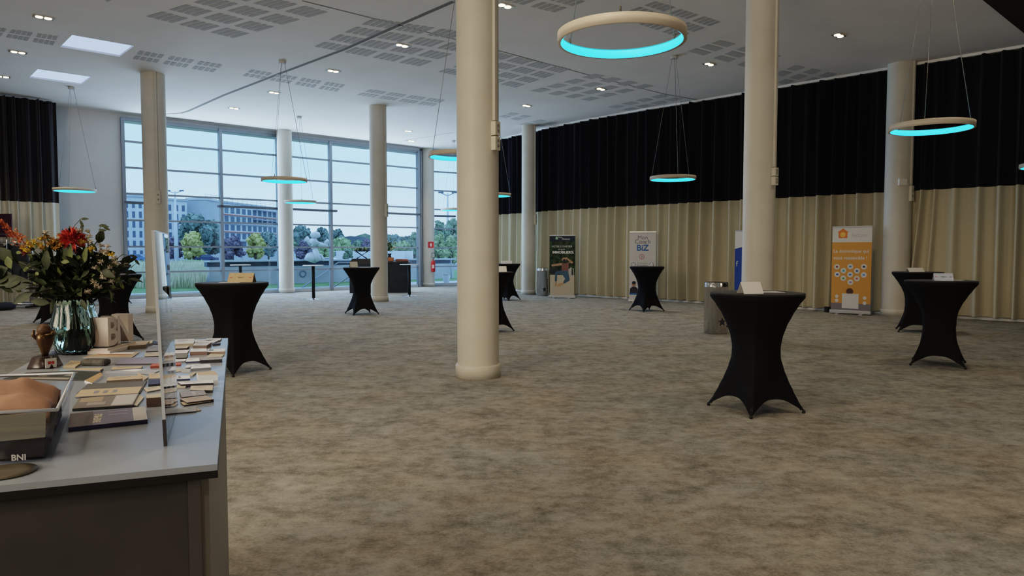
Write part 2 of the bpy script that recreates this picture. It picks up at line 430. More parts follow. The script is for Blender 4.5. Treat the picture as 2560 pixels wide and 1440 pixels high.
curtain('stage_curtain', 'long black and cream floor-to-ceiling curtain behind the three left banners', [(x - .0, y - .0) for x, y in CP], 2.87, 5.68, M_cblack, M_cream, .34, .19, 3)
curtain('stage_curtain', 'black and cream curtain right of the column at the right side, flared at its edge', [(9.0, 16.6), (9.9, 15.75), (11.3, 14.45)], 2.87, 5.68, M_cblack, M_cream, .36, .17, 8,
        flare=lambda s, z: (.35 * (1 - z / 2.87) ** 1.2 * -1 * max(0, 1 - s / 1.2)) if z < 2.87 else 0)
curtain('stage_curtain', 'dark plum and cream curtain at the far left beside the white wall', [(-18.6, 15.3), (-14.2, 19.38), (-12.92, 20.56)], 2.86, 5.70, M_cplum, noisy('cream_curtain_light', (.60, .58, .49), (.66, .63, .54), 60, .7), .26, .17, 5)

# ------------------------------------------------------------------ downlights
def downlight():
    root = thing('recessed_downlight', 'x', 'ceiling light', (0, 0, 0), AL)
    MB().box(-.16, .16, -.09, .09, -.012, 0.0).build('frame', M_refl, root)
    for s in (-1, 1):
        b = MB().lathe([(.055, -.02), (.06, -.013)], 16, T(.07 * s, 0, 0)).build('bulb', M_bulb, root)
    return root
DL = [((109, 43), 'square recessed twin downlight above the larger left skylight, at the upper left'),
      ((45, 130), 'twin downlight left of the smaller skylight in the left ceiling'),
      ((6, 191), 'small twin downlight cut by the left edge of the picture, above the plum curtain'),
      ((1005, 113), 'bright twin downlight inside the slotted ceiling field left of the nearest column'),
      ((833, 177), 'twin downlight right of the ring lamp ceiling mount, over the windows side'),
      ((685, 231), 'twin downlight just below the diagonal ceiling joint, near the ring cable'),
      ((585, 270), 'twin downlight nearest the top left of the window wall'),
      ((1262, 14), 'twin downlight at the top edge of the picture right of the nearest column'),
      ((2097, 88), 'twin downlight in the plain right ceiling between two columns'),
      ((1773, 160), 'twin downlight below right of the big lit ring'),
      ((1502, 222), 'twin downlight inside the square-panel ceiling field, below the big lit ring'),
      ((1316, 264), 'twin downlight just right of the nearest column, over the far curtain'),
      ((1020, 327), 'faint twin downlight above the far right window, beside the window column'),
      ((1028, 352), 'tiny downlight on the thin ceiling joint closest to the glazing')]
d0 = downlight()
for i, ((x, y), lab) in enumerate(DL):
    o = d0 if i == 0 else copy_tree(d0)
    o.location = onz(x, y, CEIL - .002); o['label'] = lab
    l = bpy.data.lights.new('downlight_lamp', 'SPOT'); l.energy = 150; l.color = (1, .80, .56); l.spot_size = R(110); l.spot_blend = .8; l.shadow_soft_size = .12
    lo = bpy.data.objects.new('downlight_lamp', l); COL.objects.link(lo); lo.location = o.location + Vector((0, 0, -.04))

# ------------------------------------------------------------------ ring lamps
def ring_lamp(x, y, z, lab, az=0.0, drop=1):
    root = thing('ring_pendant_lamp', lab, 'pendant lamp', (x, y, z))
    Ro, Ri, h = .50, .474, .075; n = 96
    g = MB(); g.lathe([(Ri, h), (Ro, h), (Ro, 0.0), (Ri, 0.0)], n, cap=False); g.build('ring_body', M_ring, root)
    MB().lathe([(Ri + .0005, 0.001), (Ri - .006, .004), (Ri - .006, h - .012), (Ri, h - .008)], n, cap=False).build('light_strip', M_led, root)
    top = CEIL - z
    MB().lathe([(.075, top - .06), (.08, top - .055), (.08, top - .001)], 24).build('ceiling_mount', mat('mount_paint', (.55, .54, .52), .5), root)
    for k in range(3):
        a = az + 2 * math.pi * k / 3; c, s = math.cos(a), math.sin(a)
        P = Vector(((Ro - .013) * c, (Ro - .013) * s, h))
        MB().tube([P, (.05 * c, .05 * s, top - .06)], .0035 if k else .005, 5).build('wire', M_wire, root)
        MB().cyl(P - Vector((0, 0, .02)), .008, .06, 8).build('wire_grip', mat('grip_dark', (.1, .09, .08), .4, .5), root)
    return root
RL = [(1553, 147, 3.13, 'large lit ring lamp nearest the camera, high in front of the ceiling', 2.45),
      (711, 459, 3.06, 'cyan ring lamp in front of the white window column, the higher of two', .4),
      (751, 510, 3.02, 'lower cyan ring lamp before the windows, right of the white window column', .9),
      (187, 482, 3.05, 'cyan ring lamp at the far left in front of plum curtain and white wall', .3),
      (1146, 403, 3.06, 'cyan ring lamp half hidden behind the left side of the nearest column', 2.8),
      (1682, 455, 3.06, 'cyan ring lamp hanging in front of the black curtain above the tent-carded tables', -1.57),
      (2327, 338, 3.08, 'tilted looking cyan ring lamp at the right in front of the column with white box', -.15),
      (1234, 494, 3.06, 'small cyan ring lamp peeking out right of the nearest column', .2),
      (1134, 528, 3.06, 'tiny far cyan ring lamp left of the nearest column, by the lamp mast', .6),
      (2628, 424, 3.06, 'cyan ring lamp cut off by the right edge of the picture', 1.0)]
for x, y, z, lab, az in RL:
    p = onz(x, y, z); dv = Vector((p.x, p.y, 0)).normalized()
    ring_lamp(p.x - dv.x * .49, p.y - dv.y * .49, z, lab, az)

# ------------------------------------------------------------------ high tables with black stretch covers
def interp(tab, z):
    for (z0, r0), (z1, r1) in zip(tab, tab[1:]):
        if z0 >= z >= z1:
            t = (z0 - z) / (z0 - z1); t = t * t * (3 - 2 * t) * .35 + t * .65
            return r0 + (r1 - r0) * t
    return tab[-1][1]
LEG = [(1.10, .425), (1.07, .425), (1.00, .372), (.90, .315), (.80, .268), (.70, .235), (.60, .218), (.50, .222), (.40, .25), (.30, .288), (.20, .335), (.10, .385), (.03, .43), (0, .445)]
def stretch_cover():
    g = MB(); g.sm = True; n = 96; nv = 36; rows = []
    for j in range(nv + 1):
        v = j / nv; row = []
        for i in range(n):
            th = 2 * math.pi * i / n; ph = (th % (math.pi / 2)); ph = min(ph, math.pi / 2 - ph); q = ph / (math.pi / 4)
            zh = .010 + .130 * (1 - (1 - q) ** 3.4)
            z = 1.10 * (1 - v) + zh * v
            zz_ = z
            Rl = interp(LEG, max(zz_, 0.0)); k = min(1, max(0, (1.04 - z) / .42)); k = k * k * (3 - 2 * k)
            chord = math.cos(math.pi / 4) / math.cos(math.pi / 4 - ph)
            low = max(0, (.55 - z) / .55)
            soft = .86 + .14 * min(1, low * 3)
            kk = k * (.38 + .62 * min(1, low * 1.8)) + .22 * low * (q ** .7)
            r = Rl * (1 + (chord - 1) * kk)
            r = max(r, .12)
            row.append(g.bm.verts.new((r * math.cos(th), r * math.sin(th), z)))
        rows.append(row)
    for a, b in zip(rows, rows[1:]):
        for i in range(n):
            f = g.bm.faces.new([a[i], b[i], b[(i + 1) % n], a[(i + 1) % n]]); f.smooth = True
    return g
def make_table():
    root = thing('covered_high_table', 'x', 'high table')
    stretch_cover().build('stretch_cover', M_spandex, root)
    MB().lathe([(.405, 1.085), (.425, 1.09), (.428, 1.10), (.424, 1.108), (.40, 1.111), (.0005, 1.112)], 64, cap=False).build('table_top', M_topcl, root)
    for k in range(4):
        a = k * math.pi / 2
        MB().lathe([(.013, 0), (.017, .012), (.012, .03)], 12, T(.428 * math.cos(a), .428 * math.sin(a), 0)).build('foot', M_blackm, root)
        MB().tube([(.41 * math.cos(a), .41 * math.sin(a), .03), (-.2 * math.cos(a), -.2 * math.sin(a), .98)], .014).build('leg', mat('table_leg_steel', (.10, .10, .11), .4, .7), root)
    return root
def pole(px, Y): x = (px - 1280) / F * (Y * 1.0); return x, Y
TB = [(1891, 6.72, -23, 'black stretch-covered tall table nearest the camera, at the right centre'),
      (2348, 9.42, -77, 'black stretch-covered tall table at the right, in front of another one'),
      (2290, 13.3, -70, 'black stretch-covered tall table partly behind the rightmost one, near a column'),
      (1616, 17.9, -20, 'black stretch-covered tall table in front of the white and blue banner'),
      (583, 8.85, 20, 'black stretch-covered tall table with kraft tent card, beside the counter end'),
      (905, 17.0, -14, 'black stretch-covered tall table in front of the cream column at the bar'),
      (1266, 21.8, 10, 'black stretch-covered tall table right behind the nearest column, farther of two'),
      (1227, 13.3, 5, 'black stretch-covered tall table mostly hidden by the nearest column, nearer of two'),
      (286, 11.9, 15, 'black stretch-covered tall table right behind the bouquet'),
      (136, 14.9, 0, 'black stretch-covered tall table left behind the bouquet, by the coat rack'),
      (290, 20.3, 5, 'small far black covered table hidden behind the bouquet, only a foot showing')]
t0 = make_table(); TPOS = []
for i, (px, Y, rz, lab) in enumerate(TB):
    o = t0 if i == 0 else copy_tree(t0)
    x = (px - 1280) / F * Y * 1.004
    o.location = (x, Y, 0); o.rotation_euler = (0, 0, R(rz)); o['label'] = lab; o['group'] = 'black stretch-covered tall tables'
    TPOS.append((x, Y))
# tent cards and papers on the tables
M_card = mat('white_card', (.66, .655, .64), .7); M_kraft = noisy('kraft_card', (.50, .38, .24), (.56, .43, .28), 40, .8)
M_bluecard = mat('bluish_card', (.50, .56, .68), .7); M_ink = mat('print_ink', (.03, .03, .05), .7); M_redink = mat('red_ink', (.5, .03, .03), .6)
def tent(x, y, rz, w, h, m, lab, txt=None, z=1.112, back=.07):
    root = thing('tent_card', lab, 'tent card', (x, y, z), R(rz))
    g = MB(); t = .0012
    g.prism([(-w / 2, -back, 0), (-w / 2, 0, h), (-w / 2, back, 0), (-w / 2, back - t * 2, 0), (-w / 2, 0, h - t * 3), (-w / 2, -back + t * 2, 0)], (w, 0, 0))
    g.build('folded_card', m, root)
    if txt:
        ang = math.atan2(h, back)
        M = T(0, -back / 2, h / 2) @ Matrix.Rotation(ang, 4, 'X') @ T(0, 0, .0015)
        text(txt, h * .20, M_ink, 'lettering', root, M, bold=.0004)
        for s in (-1, 1): text('BNI', h * .16, M_redink, 'emblem', root, M @ T(s * w * .38, 0, 0), bold=.0004)
    return root
def paper(x, y, rz, w, d, m, lab, z=1.112):
    o = MB().box(-w / 2, w / 2, -d / 2, d / 2, 0, .002).build('paper_sheet', m); o.location = (x, y, z); o.rotation_euler = (0, 0, R(rz)); tag(o, lab, 'paper'); return o
tp = lambda i, dx, dy: (TPOS[i][0] + dx, TPOS[i][1] + dy)
tent(*tp(0, -.13, -.20), 14, .20, .105, M_card, 'plain white tent card on the tall table nearest the camera', back=.06)
paper(*tp(0, .10, .02), 5, .26, .22, M_card, 'white sheet lying on the tall table nearest the camera')
tent(*tp(1, .0, -.05), -20, .22, .095, M_bluecard, 'bluish printed tent card on the right tall table', 'TABLE 3')
paper(*tp(1, .17, .05), -20, .26, .2, M_card, 'white sheet beside the bluish tent card on the right table')
tent(*tp(2, -.08, -.05), 5, .30, .075, M_card, 'plain white tent card on the table behind the rightmost one')
tent(*tp(3, .13, .0), 80, .20, .12, M_card, 'small white tent card seen edge-on before the white and blue banner')
tent(*tp(4, .10, .05), 0, .31, .115, M_kraft, 'kraft tent card reading TABLE 1 on the tall table by the counter', 'TABLE 1')
paper(*tp(4, .01, -.10), 12, .24, .16, mat('ivory_paper', (.62, .58, .46), .7), 'ivory sheet lying before the kraft tent card')
tent(*tp(5, -.19, .02), 25, .18, .13, mat('grey_card', (.42, .42, .38), .7), 'greyish tilted tent card on the table by the bar')
paper(*tp(5, .12, .0), 5, .35, .2, M_card, 'white sheet on the table by the bar')
tent(*tp(6, .0, -.02), 0, .34, .08, M_card, 'white printed tent card on the table farther behind the nearest column', 'TABLE 5')
tent(*tp(7, .20, -.03), 10, .18, .105, M_card, 'white tent card poking out right of the nearest column', None)
paper(*tp(8, .10, 0), 5, .3, .2, M_kraft, 'kraft sheet on the table right behind the bouquet')

# slim bar tables near the window
def bar_table(px, Y, lab, zt=1.06, d=.62):
    root = thing('bar_table', lab, 'bar table', ((px - 1280) / F * Y, Y, 0))
    MB().lathe([(d / 2 - .01, zt - .025), (d / 2, zt - .02), (d / 2, zt - .004), (d / 2 - .006, zt)], 40).build('table_top', mat('light_laminate', (.80, .84, .88), .65), root)
    MB().cyl((0, 0, .03), .05, zt - .055, 20).build('pole', M_black, root)
    MB().lathe([(.23, 0), (.23, .006), (.12, .02), (.055, .035), (.05, .05)], 32).build('base_plate', M_chrome, root)
bar_table(783, 22.0, 'slim white-topped bar table on black pole, left of the covered table by the bar')
bar_table(1023, 23.6, 'slim bar table with black pole right of the black bar counter')
bar_table(601, 22.8, 'slim bar table behind the table with the kraft tent card')

# ------------------------------------------------------------------ steel bins
def bin_(px, Y, lab, r=.215, h=.93, rz=0):
    root = thing('steel_bin', lab, 'bin', ((px - 1280) / F * Y, Y, 0), R(rz))
    MB().lathe([(r - .01, 0), (r, .01), (r, h - .09), (r + .004, h - .088), (r + .004, h - .07), (r, h - .068), (r, h - .01), (r - .012, h)], 40, cap=False).build('body', M_steel, root)
    MB().lathe([(r - .012, h), (r - .05, h - .005), (r - .07, h - .05)], 40, cap=True).build('opening', M_blackm, root)
    Z0 = .22; pts = []
    for k in range(10):
        a = math.pi / 2 + k * math.pi / 5; q = .085 if k % 2 == 0 else .035
        pts.append((q * math.cos(a), q * math.sin(a)))
    g = MB(); g.sm = True
    for k in range(10):
        a, b = pts[k], pts[(k + 1) % 10]
        tri = []
        for u, v in ((0, 0), a, b):
            th = -math.pi / 2 + .25 + u / r; tri.append(((r + .003) * math.cos(th), (r + .003) * math.sin(th), Z0 + v))
        g.quad(*tri)
    g.build('star_emblem', M_ink, root)
    g = MB(); g.sm = True; rr_ = random.Random(6)      # column of small worn marks beside the star
    for k in range(8):
        th = -math.pi / 2 + .78; z = .12 + k * .058; a_ = rr_.uniform(.05, .11); h_ = rr_.uniform(.022, .04)
        for t0_, t1_ in ((0, a_), (a_ + .04, a_ + .04 + rr_.uniform(.03, .08))):
            g.quad(*[((r + .003) * math.cos(th + t), (r + .003) * math.sin(th + t), zz_) for t, zz_ in ((t0_, z), (t1_, z), (t1_, z + h_), (t0_, z + h_))])
    g.build('vertical_print', M_ink, root)
    return root
bin_(1792, 13.0, 'polished steel bin with black star, left behind the tall table nearest the camera')
bin_(1357, 23.9, 'steel bin with black star between far slim column and dark banner', h=.92, r=.20)

# ------------------------------------------------------------------ roll-up banners
M_sil = mat('silver_aluminium', (.55, .55, .56), .35, .6)
def rollup(px, Y, w, h, rz, lab, m, body_lab=None):
    root = thing('rollup_banner', lab, 'banner', ((px - 1280) / F * Y, Y, 0), R(rz))
    MB().box(-w / 2 - .02, w / 2 + .02, -.05, .05, .02, .10).build('base_cassette', M_sil, root, bevel=.01)
    for s in (-1, 1): MB().box(s * w * .3 - .04, s * w * .3 + .04, -.15, .13, 0, .02).build('foot', M_sil, root)
    MB().box(-w / 2, w / 2, -.012, .012, h - .03, h).build('top_rail', M_sil, root)
    MB().box(-w / 2, w / 2, -.002, .002, .09, h - .02).build('printed_sheet', m, root)
    return root
def on(root, cx, z, y=-.004): return T(cx, y, z) @ XZ
def rect(root, x0, x1, z0, z1, m, name='printed_panel', y=-.0035):
    return MB().quad((x0, y, z0), (x1, y, z0), (x1, y, z1), (x0, y, z1)).build(name, m, root)
def disc(root, cx, cz, r, m, name='icon', y=-.0045, n=20, sx=1.0):
    return MB().poly([(cx + sx * r * math.cos(2 * math.pi * k / n), y, cz + r * math.sin(2 * math.pi * k / n)) for k in range(n)]).build(name, m, root)
def flat(root, pts, m, name='printed_shape', y=-.004):
    return MB().poly([(x, y, z) for x, z in pts]).build(name, m, root)
M_ow = mat('print_white', (.66, .64, .60), .6); M_bl = mat('print_blue', (.03, .14, .38), .6); M_gr = mat('print_grey', (.13, .13, .15), .6)
# orange home-automation banner
b = rollup(2128, 16.85, .88, 2.08, -42, 'orange and white roll-up banner reading La domotique qui vous ressemble', mat('banner_orange', (.62, .30, .07), .6))
rect(b, -.44, .44, 1.70, 2.055, M_ow, 'printed_panel'); rect(b, -.44, .44, .10, .26, mat('print_mauve', (.20, .18, .20), .6))
flat(b, [(-.30, 1.80), (-.10, 1.80), (-.10, 1.93), (-.065, 1.93), (-.20, 2.03), (-.335, 1.93), (-.30, 1.93)], mat('print_orange', (.70, .22, .05), .6), 'house_emblem')
disc(b, -.20, 1.88, .06, mat('print_yellow', (.85, .50, .12), .6), 'glow_mark', -.005)
text('hidom', .135, mat('print_pale', (.42, .44, .46), .6), 'lettering', b, on(b, .16, 1.86))
text('La domotique qui', .112, M_ow, 'lettering', b, on(b, -.015, 1.49), bold=.002); text('vous ressemble !', .112, M_ow, 'lettering', b, on(b, -.03, 1.33), bold=.002)
icols = [(.25, .03, .04), (.05, .25, .45), (.03, .03, .08), (.05, .35, .45), (.05, .12, .3), (.03, .12, .4), (.05, .2, .6), (.1, .3, .7), (.1, .35, .1), (.5, .15, .1), (.35, .2, .5)]
for k, (ix, iz) in enumerate([(-.32, 1.12), (-.02, 1.13), (.28, 1.13), (-.17, 1.03), (.13, 1.03), (-.31, .94), (-.02, .94), (.28, .94), (-.17, .85), (.13, .85), (-.01, .76)]):
    d = disc(b, ix, iz, .065, M_ow); 
    MB().box(ix - .026, ix + .026, -.0065, -.0055, iz - .02, iz + .02).build('symbol', mat('icon_%d' % k, icols[k], .6), d)
# printed head above the blanked square, and white square
disc(b, -.02, .50, .07, mat('print_skin', (.42, .24, .17), .6), 'printed_face', -.0045); disc(b, -.02, .545, .075, mat('print_brown', (.10, .05, .04), .6), 'printed_hat', -.005, sx=1.05)
rect(b, -.19, .18, .14, .49, M_ow, 'white_square', -.0055)
for ix, iz in ((-.31, .42), (-.31, .32), (.31, .40), (.31, .28)): disc(b, ix, iz, .04, M_ow)
# white and blue coaching banner
b = rollup(1606, 20.8, .76, 2.06, -15, 'white roll-up banner reading Mon Coach BiZ, behind a tall table', mat('banner_white', (.60, .60, .62), .6))
text('Mon', .165, M_gr, 'lettering', b, on(b, 0, 1.88)); text('Coach', .175, M_gr, 'lettering', b, on(b, 0, 1.76)); text('BiZ', .24, M_bl, 'lettering', b, on(b, 0, 1.58), bold=.006)
d = disc(b, -.02, 1.33, .075, mat('print_red', (.45, .10, .08), .6), 'emblem'); disc(b, -.02, 1.33, .06, mat('banner_white', (.6, .6, .6)), 'emblem_inner', -.006)
text('B', .09, M_gr, 'lettering', b, on(b, -.02, 1.33, -.008)); 
for s in (-1, 1): disc(b, s * .26, 1.10, .065, M_gr, 'badge'); disc(b, s * .26, 1.10, .052, mat('banner_white', (.6, .6, .6)), 'badge_inner', -.006)
text('Business', .085, mat('print_midgrey', (.3, .3, .32), .6), 'lettering', b, on(b, 0, 1.14)); text('Coaching', .085, M_gr, 'lettering', b, on(b, 0, 1.06), bold=.002); text('Développement', .075, mat('print_midgrey', (.3, .3, .32), .6), 'lettering', b, on(b, 0, .97))
disc(b, -.24, .52, .06, mat('print_skin', (.5, .3, .2), .6), 'printed_face'); disc(b, -.24, .57, .05, M_ink, 'printed_hair', -.005, sx=1.1); flat(b, [(-.36, .27), (-.12, .27), (-.13, .40), (-.20, .46), (-.28, .46), (-.35, .40)], M_ink, 'printed_suit')
rect(b, -.37, .37, .22, .27, M_bl)
# dark leaping-man banner
b = rollup(1405.5, 22.6, .84, 2.0, -20, 'dark roll-up banner with a leaping man and the word IMMOBILIER', noisy('banner_photo', (.008, .018, .010), (.06, .09, .04), 9, .6, lo=.4, hi=.7))
rect(b, -.40, .40, 1.80, 1.98, mat('print_navy', (.010, .018, .035), .6)); rect(b, -.40, .40, .10, .74, mat('print_sand', (.47, .40, .29), .6))
flat(b, [(-.22, 1.86), (-.14, 1.86), (-.14, 1.92), (-.18, 1.955), (-.22, 1.92)], mat('print_green', (.25, .42, .25), .6), 'house_emblem', -.005)
text('Team', .06, M_ow, 'lettering', b, on(b, -.07, 1.925, -.006)); text('Finance', .085, M_ow, 'lettering', b, on(b, .12, 1.87, -.006))
text('VOTRE COURTIER', .082, M_ow, 'lettering', b, on(b, -.01, 1.635)); text('en prêt', .075, M_ow, 'lettering', b, on(b, -.02, 1.55)); text('IMMOBILIER', .115, M_ow, 'lettering', b, on(b, -.02, 1.45), bold=.004); text('%', .13, M_ow, 'lettering', b, on(b, .33, 1.45), bold=.003)
for xx in (-.38, -.30, -.2, -.08, .3): flat(b, [(xx, .74), (xx + .06, .74), (xx + .055, .96), (xx + .01, .96)], M_ink, 'printed_bystander', -.004)
flat(b, [(.16, .70), (.38, .70), (.38, .95), (.28, .98), (.18, .90)], mat('print_palecar', (.40, .39, .33), .6), 'printed_blur', -.004)
man = mat('print_denim', (.05, .10, .15), .6); skin = mat('print_skin2', (.40, .24, .15), .6); shirt = mat('print_shirt', (.20, .09, .07), .6)
flat(b, [(-.02, 1.10), (.22, 1.12), (.20, .84), (-.01, .86)], shirt, 'printed_shirt', -.0055); flat(b, [(-.04, .87), (.19, .87), (.25, .60), (.22, .55), (.06, .46), (.04, .52), (.10, .62), (.0, .76), (-.16, .78), (-.17, .54), (-.24, .54), (-.23, .84)], man, 'printed_jeans', -.0060)
flat(b, [(.0, 1.12), (-.02, 1.04), (-.22, 1.02), (-.34, 1.0), (-.36, 1.06), (-.20, 1.09)], skin, 'printed_arm', -.0065); flat(b, [(.16, 1.14), (.34, 1.10), (.36, 1.14), (.14, 1.30), (.08, 1.28), (.08, 1.24), (.14, 1.24), (.26, 1.14)], skin, 'printed_arm', -.0066)
disc(b, .06, 1.22, .07, skin, 'printed_head', -.007); disc(b, .065, 1.19, .05, M_ink, 'printed_beard', -.0075)
flat(b, [(-.23, .54), (-.18, .54), (-.18, .42), (-.23, .36), (-.24, .40)], skin, 'printed_leg', -.0062); flat(b, [(.05, .50), (.06, .45), (-.14, .36), (-.18, .36), (-.16, .44), (-.08, .48)], mat('print_shoe', (.45, .28, .14), .6), 'printed_shoe', -.0062)
# blue banner mostly behind a column
b = rollup(1872, 18.8, .80, 2.05, -45, 'white and blue roll-up banner mostly hidden behind the right column', mat('print_blue2', (.02, .06, .26), .6))
flat(b, [(-.40, 1.55), (.40, 1.75), (.40, 2.03), (-.40, 2.03)], M_ow, 'printed_panel', -.004); text('f', .2, M_ow, 'lettering', b, on(b, -.34, 1.15))
# small black box beside the orange banner
o = MB().box(-.14, .14, -.08, .08, 0, .13).build('equipment_box', M_blackm, bevel=.01); o.location = (*( (2080 - 1280) / F * 17.5, 17.5), 0); tag(o, 'small black box on the floor left of the orange banner foot', 'box')

# ------------------------------------------------------------------ bar counter by the window
Yb = 26.0
def X(px, Y): return (px - 1280) / F * Y
root = thing('bar_counter', 'matt black bar counter standing by the windows behind a column', 'bar counter', (X(990, 25.6), 25.6, 0))
M_barb = noisy('bar_black', (.018, .020, .024), (.03, .033, .04), 4, .5)
MB().box(-.60, .42, 0, .7, 0, 1.08).build('body', M_barb, root, bevel=.01); MB().box(-.64, .45, -.04, .74, 1.08, 1.12).build('worktop', M_black, root)
root = thing('bar_counter', 'black side section of the bar with raised folded end, left of a column', 'bar counter', (X(898, 25.3), 25.3, 0))
MB().box(-.35, .40, 0, .5, 0, 1.02).build('body', M_barb, root, bevel=.01); MB().prism([(-.37, 0, 1.02), (-.37, .45, 1.02), (-.25, .45, 1.22), (-.25, 0, 1.22)], (.80, 0, 0)).build('raised_panel', M_black, root)
zb = 1.122
def flowers_small(px, Y, z, lab):
    root = thing('bar_bouquet', lab, 'bouquet', (X(px, Y), Y, z))
    MB().lathe([(.06, 0), (.09, .12), (.05, .2), (.08, .28)], 16).build('pot', M_black, root)
    g = MB(); r = random.Random(3)
    for k in range(60):
        d = Vector((r.gauss(0, .4), r.gauss(0, .4), r.uniform(.5, 1.2))); g.leaf(Vector((0, 0, .25)) + d * r.uniform(.1, .45), d + Vector((r.gauss(0, .5), 0, 0)), r.uniform(.1, .2), .06)
    g.build('foliage', mat('bar_leaf', (.05, .08, .03), .6), root)
    g = MB()
    for k in range(7): g.blob((r.gauss(0, .14), r.gauss(0, .1), r.uniform(.35, .75)), .04, 1, .3, k)
    g.build('blossom', mat('pale_blossom', (.5, .5, .25), .6), root)
flowers_small(974, 25.9, zb, 'tall dark bouquet standing on the black bar counter')
for k, (px, w, h, lab, cc) in enumerate([(978, .18, .14, 'orange box at the left end of the bar counter', (.55, .17, .05)), (1003, .42, .08, 'flat copper tray in the middle of the bar counter', (.35, .14, .07)), (1014, .2, .06, 'small reddish tray at the right end of the bar counter', (.4, .10, .07))]):
    o = MB().box(-w / 2, w / 2, -.1, .1, 0, h).build('serving_tray' if k else 'storage_box', mat('bar_box%d' % k, cc, .6), bevel=.008); o.location = (X(px, 25.75 + .0), 25.72 + .18 * (k == 1) + .0, zb); tag(o, lab, 'tray' if k else 'box')
root = thing('display_stand', 'black crossed-leg stand with a bowl of greenery on the bar side section', 'stand', (X(905, 25.5), 25.5, 1.222))
MB().tube([(-.18, 0, 0), (0, 0, .12), (-.22, 0, .27)], .025).build('leg', M_black, root); MB().tube([(.18, 0, 0), (0, 0, .12), (.22, 0, .27)], .025).build('leg', M_black, root)
MB().lathe([(.05, .25), (.34, .27), (.36, .29), (.30, .285)], 24).build('dish', M_black, root)
g = MB(); r = random.Random(5)
for k in range(50): g.leaf((r.uniform(-.2, .2), r.uniform(-.15, .15), .28), (r.gauss(0, .5), r.gauss(0, .3), .8), .14, .05)
g.build('foliage', mat('bar_leaf2', (.16, .20, .10), .6), root)

# fire extinguisher + sign
root = thing('fire_extinguisher', 'red fire extinguisher hanging on the slim white window column', 'fire extinguisher', (-3.50 + .21, 30.15 - .24, .62))
MB().lathe([(.06, 0), (.085, .02), (.088, .05), (.088, .38), (.07, .44), (.03, .47), (.025, .50)], 24).build('cylinder', mat('extinguisher_red', (.42, .015, .015), .35), root)
MB().tube([(0, 0, .50), (-.02, 0, .58), (.06, 0, .60)], .015).build('valve', M_black, root); MB().tube([(.02, 0, .55), (.10, 0, .68), (.04, 0, .80), (-.06, 0, .78), (-.07, 0, .6)], .013).build('hose', M_black, root)
MB().quad((-.04, -.09, .15), (.05, -.09, .15), (.05, -.09, .30), (-.04, -.09, .30)).build('label_plate', mat('extinguisher_label', (.5, .35, .3), .5), root)
root = thing('safety_sign', 'small red fire safety sign on the slim white window column', 'sign', (-3.50 + .03, 30.15 - .245, 1.62))
MB().box(-.12, .12, -.005, .01, 0, .26).build('plate', mat('sign_red', (.45, .03, .03), .5), root)
MB().box(-.03, .03, -.008, -.004, .06, .19).build('pictogram', M_ow, root)
root.location = (-3.50 + .12, 30.15 - .245, 1.62)

# ------------------------------------------------------------------ left: coat rack, coats, plum banner, grey board
root = thing('coat_rack', 'chrome rolling coat rack in front of the plum and cream curtain', 'coat rack', (X(10, 18.6), 18.6, 0))
for s in (-1.2, .75): MB().tube([(s, 0, .08), (s, 0, 1.72)], .018).build('post', M_chrome, root)
MB().tube([(-1.2, 0, 1.72), (.75, 0, 1.72)], .018).build('hanging_rail', M_chrome, root); MB().tube([(-1.25, 0, .12), (.85, 0, .12)], .02).build('lower_rail', M_chrome, root)
for s in (-1.2, .75): MB().box(s - .03, s + .03, -.3, .3, .03, .08).build('foot', M_blackm, root)
def coat(px, z0, w, m, lab, Yc=18.6):
    root = thing('hanging_coat', lab, 'coat', (X(px, Yc), Yc, 0), R(15))
    g = MB(); g.sm = True; rows = []
    for z, a, bb in ((z0, w * .50, .10), (z0 + .25, w * .52, .12), (1.0, w * .46, .12), (1.3, w * .44, .12), (1.5, w * .46, .09), (1.58, w * .34, .07), (1.64, .07, .05), (1.69, .05, .04)):
        rows.append([g.bm.verts.new((a * math.cos(t) * (1 + .06 * math.sin(5 * t + z * 3)), bb * math.sin(t) * (1 + .15 * math.sin(7 * t)), z)) for t in [2 * math.pi * k / 28 for k in range(28)]])
    for a, b_ in zip(rows, rows[1:]):
        for i in range(28): g.bm.faces.new([a[i], a[(i + 1) % 28], b_[(i + 1) % 28], b_[i]]).smooth = True
    g.build('coat_body', m, root)
    for s in (-1, 1): MB().tube([(s * w * .38, 0, 1.52), (s * w * .50, -.03, 1.2), (s * w * .50, -.06, .92)], .06, 10, [.07, .065, .05]).build('sleeve', m, root)
    MB().tube([(0, 0, 1.66), (0, 0, 1.74), (.03, 0, 1.76)], .006).build('hanger_hook', M_chrome, root)
coat(4, .80, .40, mat('coat_taupe', (.10, .075, .065), .9), 'brownish grey coat at the left end of the rack'); coat(24, .62, .42, mat('coat_navy', (.010, .012, .022), .9), 'long navy coat hanging on the rack')
coat(45, .75, .42, mat('coat_slate', (.022, .025, .035), .9), 'slate blue jacket at the right of the rack', 18.62)
o = MB().box(-.45, .45, -.02, .02, 1.85, 2.45).build('plum_sign_board', mat('plum_board', (.035, .008, .025), .7)); MB().box(-.45, .45, -.022, -.021, 1.92, 1.94).build('printed_line', M_gr, o)
o.location = (X(-10, 18.5), 18.5, 0); tag(o, 'dark plum sign board above the coat rack at the left edge', 'sign')
for s in (-.3, .3): MB().tube([(s, 0, .0), (s, 0, 1.86)], .012).build('post', M_chrome, o)
o = MB().lathe([(.05, 0), (.22, .03), (.25, .10), (.18, .18), (.05, .2)], 16).build('duffel_bag', mat('bag_blue', (.02, .03, .05), .9)); o.location = (X(8, 18.1), 18.1, 0); tag(o, 'dark blue bag on the floor below the coats', 'bag')
root = thing('grey_board', 'low grey board with a white K at the left curtain edge', 'board', (X(130, 19.3), 19.3, 0))
